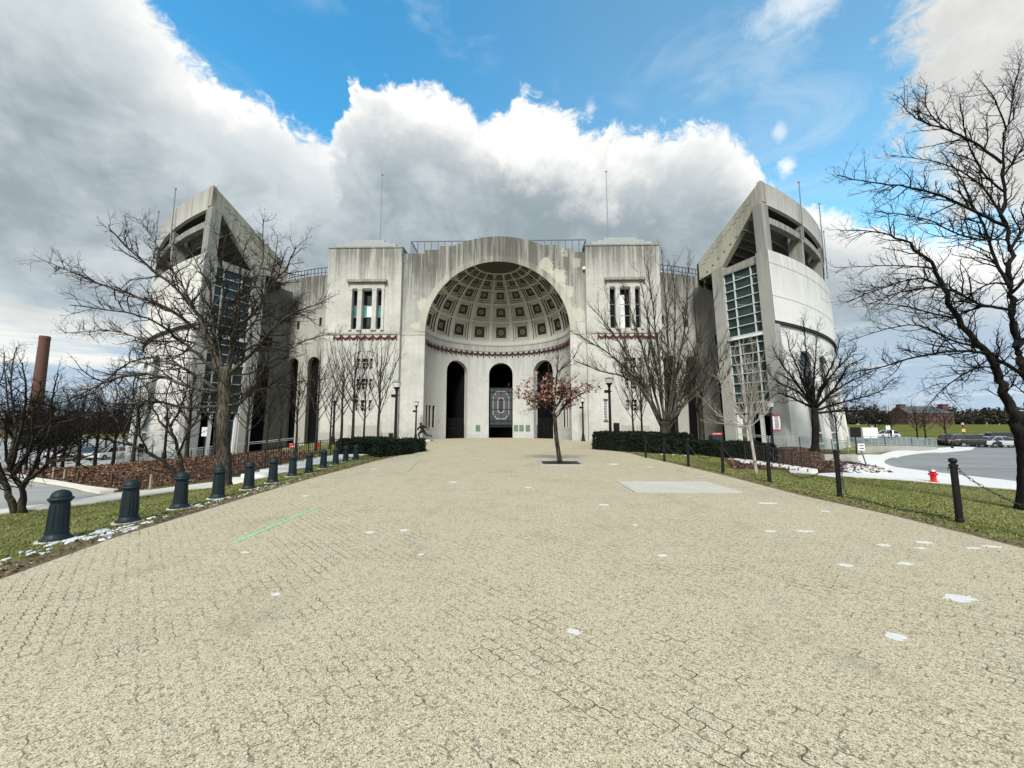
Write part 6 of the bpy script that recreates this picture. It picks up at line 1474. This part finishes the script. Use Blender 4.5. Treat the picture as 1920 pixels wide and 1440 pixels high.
# ------------------------------------------------------------------ cars
M['tyre'] = simple('tyre_rubber', (.012,.012,.012), .9, .2, 20); M['rim'] = simple('alloy_rim', (.35,.36,.37), .35, .1, 8, metal=.7); M['car_glass'] = glass('car_glass', (.02,.025,.028), .05); M['car_glass'].node_tree.nodes['Principled BSDF'].inputs['Specular IOR Level'].default_value = .7; M['tail'] = simple('tail_light', (.35,.01,.01), .3, .1, 5); M['head'] = simple('head_light', (.65,.68,.70), .15, .1, 5)
def car(px, Y, rz, col, label, style='sedan', metal=.3, s=1.0, pxz=None):
    x = Xat(px, Y, 825); z = H(x, Y)+.03
    b = empty('parked_car', (x, Y, z), label, 'car', 'cars parked in the lots around the stadium', rz)
    paint = simple('car_paint', col, .22, .08, 2, metal); paint.node_tree.nodes['Principled BSDF'].inputs['Coat Weight'].default_value = 1.0; paint.node_tree.nodes['Principled BSDF'].inputs['Coat Roughness'].default_value = .04
    P_ = {'sedan': ([(-2.25,.32),(-2.3,.62),(-2.2,.88),(-1.5,.95),(.85,.93),(1.75,.80),(2.25,.62),(2.3,.34)], [(-1.75,.93),(-1.05,1.40),(.15,1.44),(1.15,.92)]),
          'suv': ([(-2.25,.38),(-2.3,.7),(-2.25,1.0),(-1.5,1.05),(.95,1.05),(1.85,.95),(2.25,.78),(2.3,.40)], [(-2.2,1.03),(-1.95,1.62),(.25,1.68),(1.15,1.04)]),
          'van': ([(-2.4,.38),(-2.45,.8),(-2.4,1.05),(-1.5,1.08),(1.1,1.08),(2.0,.98),(2.4,.72),(2.45,.40)], [(-2.38,1.07),(-2.25,1.72),(.4,1.75),(1.6,1.06)])}[style]
    body, cab = P_; W = .90
    wx = (1.42, -1.38)
    lowr = []
    for c in wx[::-1]: lowr += [(c+.40*math.cos(a), .33+.40*math.sin(a)) for a in np.linspace(math.pi, 0, 9)]
    poly = [body[0]]+[(px_, max(.24, pz)) for px_, pz in [(p[0], p[1]) for p in lowr]]+[body[-1]]+body[-2:0:-1]
    mb = MB(); n = len(poly); a = [(px_, -W*(1-.08*max(0, pz-.6)), pz) for px_, pz in poly]; c = [(px_, W*(1-.08*max(0, pz-.6)), pz) for px_, pz in poly]
    mb.add(a+c, [tuple(range(n)), tuple(range(2*n-1, n-1, -1))]+[(i, i+n, (i+1) % n+n, (i+1) % n) for i in range(n)])
    o = mb.build('body', paint, b, loc=(0,0,0)); bv = o.modifiers.new('bevel', 'BEVEL'); bv.width = .06; bv.segments = 2
    mb = MB(); h0, h1 = .82, .62; f = cab
    lo = lambda p, k, w: (p[0], k*w, p[1])
    q = [lo(f[0],-1,h0), lo(f[3],-1,h0), lo(f[3],1,h0), lo(f[0],1,h0)]; r = [lo(f[1],-1,h1), lo(f[2],-1,h1), lo(f[2],1,h1), lo(f[1],1,h1)]
    mb.hexa(q, r); mb.build('window', M['car_glass'], b, loc=(0,0,0))
    mb = MB(); mb.hexa([(f[1][0]-.05,-h1-.02,f[1][1]-.03),(f[2][0]+.05,-h1-.02,f[2][1]-.03),(f[2][0]+.05,h1+.02,f[2][1]-.03),(f[1][0]-.05,h1+.02,f[1][1]-.03)], [(f[1][0]+.1,-h1+.08,f[1][1]+.04),(f[2][0]-.1,-h1+.08,f[2][1]+.04),(f[2][0]-.1,h1-.08,f[2][1]+.04),(f[1][0]+.1,h1-.08,f[1][1]+.04)])
    for k in (-1, 1):
        mid = ((f[1][0]+f[2][0])/2-.1); mb.bar((mid+.1, k*(h0+.005), f[3][1]), (mid, k*(h1+.01), f[1][1]), .09, .03)
        mb.bar((f[3][0], k*(h0+.005), f[3][1]), (f[2][0], k*(h1+.01), f[2][1]), .06, .04); mb.bar((f[0][0], k*(h0+.005), f[0][1]), (f[1][0], k*(h1+.01), f[1][1]), .10, .04)
    mb.build('roof', paint, b, loc=(0,0,0))
    for wx_ in wx:
        for k in (-1, 1):
            mb = MB(); n = 18
            prof = [(.20,-.10),(.32,-.10),(.335,-.06),(.335,.06),(.32,.10),(.20,.10)]
            for r_, yy in prof:
                for i in range(n): an = 2*math.pi*i/n; mb.v.append((wx_+r_*math.cos(an), k*.80+yy, .335+r_*math.sin(an)))
            for j in range(len(prof)-1):
                for i in range(n): mb.f.append((j*n+i, j*n+(i+1) % n, (j+1)*n+(i+1) % n, (j+1)*n+i)); mb.m.append(0)
            wh = mb.build('wheel', M['tyre'], b, loc=(0,0,0)); mb = MB()
            for i in range(5):
                an = 2*math.pi*i/5; mb.bar((wx_, k*.89, .335), (wx_+.2*math.cos(an), k*.88, .335+.2*math.sin(an)), .07, .03)
            mb.tube([(wx_, k*.78, .335), (wx_, k*.87, .335)], .205, 14); mb.build('rim', M['rim'], wh, loc=(0,0,0))
    for k in (-1, 1):
        zf = body[-2][1]; mb = MB(); mb.box(body[-2][0]-.18, body[-2][0]+.03, min(k*.5, k*.84), max(k*.5, k*.84), zf-.06, zf+.08); mb.build('headlight', M['head'], b, loc=(0,0,0))
        mb = MB(); mb.box(body[1][0]-.03, body[1][0]+.15, min(k*.55, k*.86), max(k*.55, k*.86), .68, .86); mb.build('taillight', M['tail'], b, loc=(0,0,0))
    return b
car(1803, 58, R(-18), (.012,.012,.014), 'black wagon at the left end of the right parked row', 'suv')
car(1826, 55, R(-25), (.010,.010,.012), 'black hatchback in the right lot before the wagon', 'suv')
car(1857, 54.5, R(-20), (.24,.25,.26), 'grey sedan with a bright reflecting hood in the right lot', 'sedan')
car(1880, 54, R(-15), (.50,.52,.54), 'silver sedan nearest the dark right-edge tree', 'sedan')
car(1852, 66, R(-10), (.015,.015,.017), 'dark car parked behind the grey sedan', 'sedan')
car(1892, 63, R(-20), (.02,.02,.022), 'dark van behind the silver sedan', 'van')
car(1662, 86, R(180), (.66,.68,.70), 'white car alone before the sports field', 'suv')
car(147, 55, R(-70), (.25,.03,.04), 'red car farthest left in the left lot', 'sedan')
car(176, 54, R(-75), (.014,.015,.018), 'dark car in the middle of the left lot row', 'suv')
car(203, 53, R(-80), (.55,.57,.60), 'pale silver car beside the left grandstand corner', 'suv')
car(118, 58, R(-75), (.45,.47,.50), 'grey car behind the blue-black lamp post in the left lot', 'sedan')
x = Xat(1610, 72, 810); z = H(x, 72); tr = empty('box_trailer', (x, 72, z), 'white box trailer parked behind the right ramp', 'trailer')
mb = MB(); mb.box(-1.3, 1.3, -2.4, 2.4, .5, 2.5); o = mb.build('body', M['white_paint'], tr, loc=(0,0,0)); bv = o.modifiers.new('bevel', 'BEVEL'); bv.width = .06
for k in (-1, 1):
    mb = MB(); mb.tube([(k*1.15,0,.35),(k*1.3,0,.35)], .35, 16); mb.build('wheel', M['tyre'], tr, loc=(0,0,0))
mb = MB(); mb.box(-1.2, -.02, -2.44, -2.401, .6, 2.4); mb.box(.02, 1.2, -2.44, -2.401, .6, 2.4); mb.build('door', M['sign_white'], tr, loc=(0,0,0))
# ------------------------------------------------------------------ far buildings
def brick(name, a, b):
    m, nt, bs = newmat(name); p = nt.pos(); br = nt.n('ShaderNodeTexBrick'); br.inputs['Scale'].default_value = 1.4
    cv = nt.n('ShaderNodeCombineXYZ'); s_ = nt.n('ShaderNodeSeparateXYZ'); nt.l(p, s_.inputs[0]); nt.l(nt.math('ADD', s_.outputs[0], s_.outputs[1]), cv.inputs[0]); nt.l(s_.outputs[2], cv.inputs[1]); nt.l(cv.outputs[0], br.inputs['Vector'])
    br.inputs['Color1'].default_value = (*a, 1); br.inputs['Color2'].default_value = (*b, 1); br.inputs['Mortar'].default_value = (.14,.10,.085,1)
    n = nt.noise(p, .15, 4); nt.l(nt.mix(nt.math('MULTIPLY', n, .5), br.outputs['Color'], (.10,.05,.04)), bs.inputs['Base Color']); bs.inputs['Roughness'].default_value = .9; return m
M['brick'] = brick('red_brick', (.105,.045,.035), (.15,.06,.045)); M['brick_dark'] = brick('dark_brick', (.085,.032,.025), (.13,.048,.036)); M['slate'] = simple('grey_slate_roof', (.085,.095,.10), .7, .15, .4)
YB = 262; xa, xb = Xat(1703, YB, 790), Xat(1790, YB, 790); zb_ = 1.7; ze = Zat(1740, 775, YB); DB = 13.2; yr = YB+DB/2; zr = Zat(1730, 761.5, yr)
bb = empty('brick_building', ((xa+xb)/2, YB, zb_), 'long red brick building with a grey gabled roof beyond the field', 'building')
mb = MB(); mb.box(xa, xb, YB, YB+DB, zb_-3, ze); mb.build('wall', M['brick'], bb)
mb = MB(); mb.prism([(YB, ze+.001), (YB+DB, ze+.001), (yr, zr-.35)], xa, xa+.4, 'x'); mb.build('gable', M['brick'], bb)
mb = MB(); mb.add([(xa-.3,YB-.6,ze+.01),(xb+.5,YB-.6,ze+.01),(xb+.5,YB+DB+.6,ze+.01),(xa-.3,YB+DB+.6,ze+.01),(xa-.3,yr,zr),(xb-7,yr,zr)], [(0,1,5,4),(1,2,5),(2,3,4,5)])
rf = mb.build('roof', M['slate'], bb)
for px_ in (1690, 1769):
    mb = MB(); x = Xat(px_, yr, 770); x = max(x, xa+2.2); mb.box(x-1.9, x+1.9, yr-1.6, yr+1.6, zr-2.2, zr+1.0); mb.box(x-2.1, x+2.1, yr-1.8, yr+1.8, zr+1.001, zr+1.25); mb.build('chimney', M['brick_dark'], rf)
for k in range(12):
    for zz in (zb_+2.2, zb_+5.4):
        x = xa+2+(xb-xa-4)*k/11; mb = MB(); mb.box(x-.55, x+.55, YB-.06, YB-.002, zz-.8, zz+.8); mb.build('window', M['win_glass'], bb)
for k in range(4):
    for zz in (zb_+2.2, zb_+5.4):
        y = YB+1.8+(DB-3.6)*k/3; mb = MB(); mb.box(xa-.06, xa-.002, y-.5, y+.5, zz-.8, zz+.8); mb.build('window', M['win_glass'], bb)
YC = 250; xc = Xat(77, YC, 690); ztp = Zat(84, 630.5, YC)
ch = empty('smokestack', (xc, YC, -2), 'tall tapering dark red brick smokestack on the left skyline', 'chimney')
mb = MB(); hs = ztp+2; mb.lathe([(3.4,-2),(3.3,0),(2.65,hs-3),(2.65,hs)], 28); mb.build('shaft', M['brick_dark'], ch, loc=(0,0,0))
mb = MB(); mb.lathe([(2.70,hs-2.4),(2.80,hs-2.2),(2.80,hs-1.4),(2.70,hs-1.2)], 28); mb.build('crown_band', M['brick_dark'], ch, loc=(0,0,0))
mb = MB(); mb.lathe([(2.3,hs+.02),(2.3,hs+.04)], 24); mb.build('flue', M['black'], ch, loc=(0,0,0))
YL = 150; xa, xb = Xat(-130, YL, 800), Xat(64, YL, 800); zt = Zat(20, 771, YL)
lbd = empty('brick_building', ((xa+xb)/2, YL, -2.3), 'low orange-brown brick building with a pale band behind the left trees', 'building')
M['brick_orange'] = brick('orange_brick', (.20,.10,.055), (.26,.13,.075))
mb = MB(); mb.box(xa, xb, YL, YL+26, -4, zt); mb.build('wall', M['brick_orange'], lbd)
mb = MB(); mb.box(xa-.2, xb+.2, YL-.25, YL+26.2, zt-2.6, zt-.9); mb.build('band', M['tower_conc'], lbd)
mb = MB(); mb.box(xa-.3, xb+.3, YL-.4, YL+26.3, zt+.001, zt+.5); mb.build('roof', M['slate'], lbd)
for k in range(9):
    for zz in (.3, 4.0):
        x = xa+2.5+(xb-xa-5)*k/8; mb = MB(); mb.box(x-1.1, x+1.1, YL-.05, YL-.002, zz-.9, zz+.9); w_ = mb.build('window', M['win_glass'], lbd)
# evergreens and the far wood
M['leaf_pine'] = leafmat('evergreen_needles', [(.018,.040,.018),(.03,.055,.022),(.012,.028,.014),(.045,.065,.03)])
M['leaf_wood'] = leafmat('far_wood_foliage', [(.034,.034,.026),(.060,.050,.038),(.024,.028,.022),(.075,.060,.046),(.018,.028,.020)])
for i, (px, Y, top, lb) in enumerate([(92,78,768,'broad dark evergreen at the foot of the smokestack'),(112,84,770,'dark evergreen right of the smokestack, behind the parked cars'),(66,90,774,'dark evergreen before the orange brick building')]):
    x = Xat(px, Y, 820); z = H(x, Y); h = Zat(px, top, Y)-z; r = np.random.default_rng(i+9); n = 3800
    zz = r.random(n)**1.2; rad = (.38*h*(1-zz)+.2)*np.sqrt(r.random(n))*(1+.25*np.sin(zz*40)); a = r.uniform(0, 6.283, n)
    b = empty('evergreen_tree', (x, Y, z), lb, 'tree', 'evergreens by the left lot'); p = np.column_stack([rad*np.cos(a), rad*np.sin(a), zz*h*.93+h*.06])
    o = bpy.data.objects.new('crown', leaf_mesh('crown', p, .55, M['leaf_pine'], r)); COL.objects.link(o); o.parent = b
    mb = MB(); mb.lathe([(.22,-.2),(.05,h*.8)], 8); mb.build('trunk', M['bark_brown'], b, loc=(0,0,0))
def wood(name, x0, x1, y0, y1, hfun, n, size, seed, label):
    r = np.random.default_rng(seed); X = r.uniform(x0, x1, n); Y = r.uniform(y0, y1, n); h = hfun(X); z = np.array([H(a, b) for a, b in zip(X, Y)])+h*r.random(n)**.7
    o = bpy.data.objects.new(name, leaf_mesh(name, np.column_stack([X, Y, z]), size, M['leaf_wood'], r)); COL.objects.link(o); tag(o, label, 'wood', None, 'stuff')
bumpy = lambda base, amp, f: (lambda X: base+amp*(.5*np.sin(X*f)+.3*np.sin(X*f*2.7+1)+.2*np.sin(X*f*6.1+2)))
wood('far_wood', 240, 620, 330, 365, bumpy(10, 7, .11), 30000, 2.2, 3, 'dark distant wood along the horizon on the right')
wood('far_wood', -420, -75, 180, 215, bumpy(8, 4, .06), 20000, 1.8, 4, 'brown distant wood behind the left parking lot')
# ------------------------------------------------------------------ grass, leaves and snow
def fast_mesh(name, v, f, mat):
    me = bpy.data.meshes.new(name); k = f.shape[1]; me.vertices.add(len(v)); me.vertices.foreach_set('co', v.astype(np.float32).ravel()); me.loops.add(f.size); me.loops.foreach_set('vertex_index', f.astype(np.int32).ravel()); me.polygons.add(len(f))
    me.polygons.foreach_set('loop_start', np.arange(0, f.size, k, dtype=np.int32)); me.polygons.foreach_set('loop_total', np.full(len(f), k, dtype=np.int32)); me.materials.append(mat); me.update(); me.validate(); return me
PLx = np.array([p[1] for p in PLAZA_L]); PLv = np.array([p[0] for p in PLAZA_L]); PRx = np.array([p[1] for p in PLAZA_R]); PRv = np.array([p[0] for p in PLAZA_R])
def in_poly(x, y, poly):
    ins = np.zeros(len(x), bool); j = len(poly)-1
    for i in range(len(poly)):
        (xi, yi), (xj, yj) = poly[i], poly[j]; ins ^= ((yi > y) != (yj > y)) & (x < (xj-xi)*(y-yi)/(yj-yi+1e-12)+xi); j = i
    return ins
def grass(name, x0, x1, y0, y1, n, seed, left, excl, label):
    r = np.random.default_rng(seed); y = y0+(y1-y0)*r.random(n)**1.6; x = r.uniform(x0, x1, n)
    keep = (x < np.interp(y, PLx, PLv)-.10) if left else (x > np.interp(y, PRx, PRv)+.06)
    for e in excl: keep &= ~in_poly(x, y, e)
    x, y = x[keep], y[keep]; z = np.array([H(a, b) for a, b in zip(x, y)]); m = len(x)
    hgt = (.014+.026*r.random(m))*(1+.015*y); wd = (.003+.0025*r.random(m))*(1+.12*y); a = r.uniform(0, 6.283, m); lean = r.normal(0, .035, (m, 2))*(1+.02*y)[:,None]
    b0 = np.column_stack([x-np.cos(a)*wd, y-np.sin(a)*wd, z-.005]); b1 = np.column_stack([x+np.cos(a)*wd, y+np.sin(a)*wd, z-.005]); t = np.column_stack([x+lean[:,0], y+lean[:,1], z+hgt])
    v = np.stack([b0, b1, t], 1).reshape(-1, 3); f = np.arange(3*m).reshape(-1, 3)
    o = bpy.data.objects.new(name, fast_mesh(name, v, f, M['blade'])); COL.objects.link(o); tag(o, label, 'grass', None, 'stuff')
wl2 = pxpoly(WALK_L); rl2 = pxpoly(ROAD_L); bl2 = pxpoly(BED_L); cl2 = pxpoly(CURB_L); br2 = pxpoly(BED_R)
grass('lawn_grass', -17, -5.8, 3.0, 25, 190000, 1, True, [wl2, rl2, bl2, cl2], 'short winter grass on the left bollard lawn')
grass('lawn_grass', 7.2, 24, 4.2, 26.5, 220000, 2, False, [WALK_R, LOT_R, br2], 'short yellow-green winter grass on the right chain-post lawn')
def scatter(name, poly, n, size, mat, seed, label, cat, lift=.045, flat=.55, sd=.02):
    r = np.random.default_rng(seed); a = np.array(poly); lo, hi = a.min(0), a.max(0); q = r.uniform(lo, hi, (n*6, 2)); q = q[in_poly(q[:,0], q[:,1], poly)][:n]
    z = np.array([H(x, y) for x, y in q])+lift+np.abs(r.normal(0, sd, len(q)))
    o = bpy.data.objects.new(name, leaf_mesh(name, np.column_stack([q, z]), size, mat, r, flat)); COL.objects.link(o); tag(o, label, cat, None, 'stuff')
scatter('fallen_leaves', [p for p in bl2 if p[0] > -45], 26000, .13, M['leaf_brown'], 5, 'rust-brown fallen leaves covering the left bank', 'leaves', .04, .4, .05)
scatter('fallen_leaves', br2, 4500, .13, M['leaf_brown'], 6, 'dark fallen leaves on the right mulch bank', 'leaves')
edgeL = [(x-.02, y) for x, y in PLAZA_L if y > 2]; stripL = edgeL+[(x-.42, y) for x, y in edgeL[::-1]]
edgeR = [(x+.02, y) for x, y in PLAZA_R if y > 2]; stripR = edgeR+[(x+.32, y) for x, y in edgeR[::-1]]
M['dry'] = mulch_mat('dry_edge_soil', (.15,.115,.06), (.30,.25,.14), (.11,.085,.05))
drape('soil_edge', stripL, M['dry'], .010, 1); drape('soil_edge', stripR, M['dry'], .010, 1)
scatter('fallen_leaves', stripL, 1500, .055, M['leaf_brown'], 7, 'small dead leaves and dry grass along the left paving edge', 'leaves', .02, .6)
scatter('fallen_leaves', stripR, 900, .05, M['leaf_brown'], 8, 'small dead leaves along the right paving edge', 'leaves', .02, .6)
def snow(name, pts, label, seed, up=0):
    r = random.Random(seed); mb = MB()
    for x, y, s in pts:
        n = 9; rot = r.uniform(0, 6.28); asp = r.uniform(.4, .8); z = H(x, y)
        ring = []
        for k in range(n):
            q = 2*math.pi*k/n; rr = s*(.65+.6*r.random()); a, b = rr*math.cos(q), rr*asp*math.sin(q); xx, yy = x+b*math.cos(rot*.15)-a*.15, y+a; ring.append((xx, yy, H(xx, yy)+.004+up*.6))
        top = [(x+(p[0]-x)*.8, y+(p[1]-y)*.8, H(x+(p[0]-x)*.8, y+(p[1]-y)*.8)+.016+up+.010*r.random()) for p in ring]
        mb.add(ring+top, [tuple(range(n, 2*n))]+[(i, (i+1) % n, (i+1) % n+n, i+n) for i in range(n)])
    tag(mb.build(name, M['snow'], smooth=False), label, 'snow', None, 'stuff')
rs = random.Random(3); sp = []
for k in range(230):
    y = 4.2+9.0*rs.random()**1.1; xe = float(np.interp(y, PLx, PLv)); off = abs(rs.gauss(.36, .16))+.05; dens = .5+.5*math.sin(y*2.1)*math.sin(y*.9+1)
    if rs.random() < dens: sp.append((xe-off-(.25 if y < 6 else 0)*rs.random(), y, rs.uniform(.02, .13)*(1.15 if 5.8 < y < 9.5 else .6)))
snow('snow_patch', sp, 'thin melting snow strip in the grass along the left paving edge', 4)
sp = []
for k in range(150):
    a = rs.random(); b = rs.random(); x, y, _ = GH(1585+75*a, 872+14*b+5*a); sp.append((x, y, rs.uniform(.05, .28)))
snow('snow_patch', sp, 'scattered snow on the tip of the right mulch bed', 5, .06)
sp = [(-9.6+rs.uniform(-.6,.6), 20.8+rs.uniform(-.5,.5), rs.uniform(.05,.16)) for _ in range(14)]+[(8.9+rs.uniform(-.9,1.6), 23.75+rs.uniform(-.3,.2), rs.uniform(.03,.09)) for _ in range(14)]
snow('snow_patch', sp, 'small snow remnants at the feet of the hedges', 6, .03)
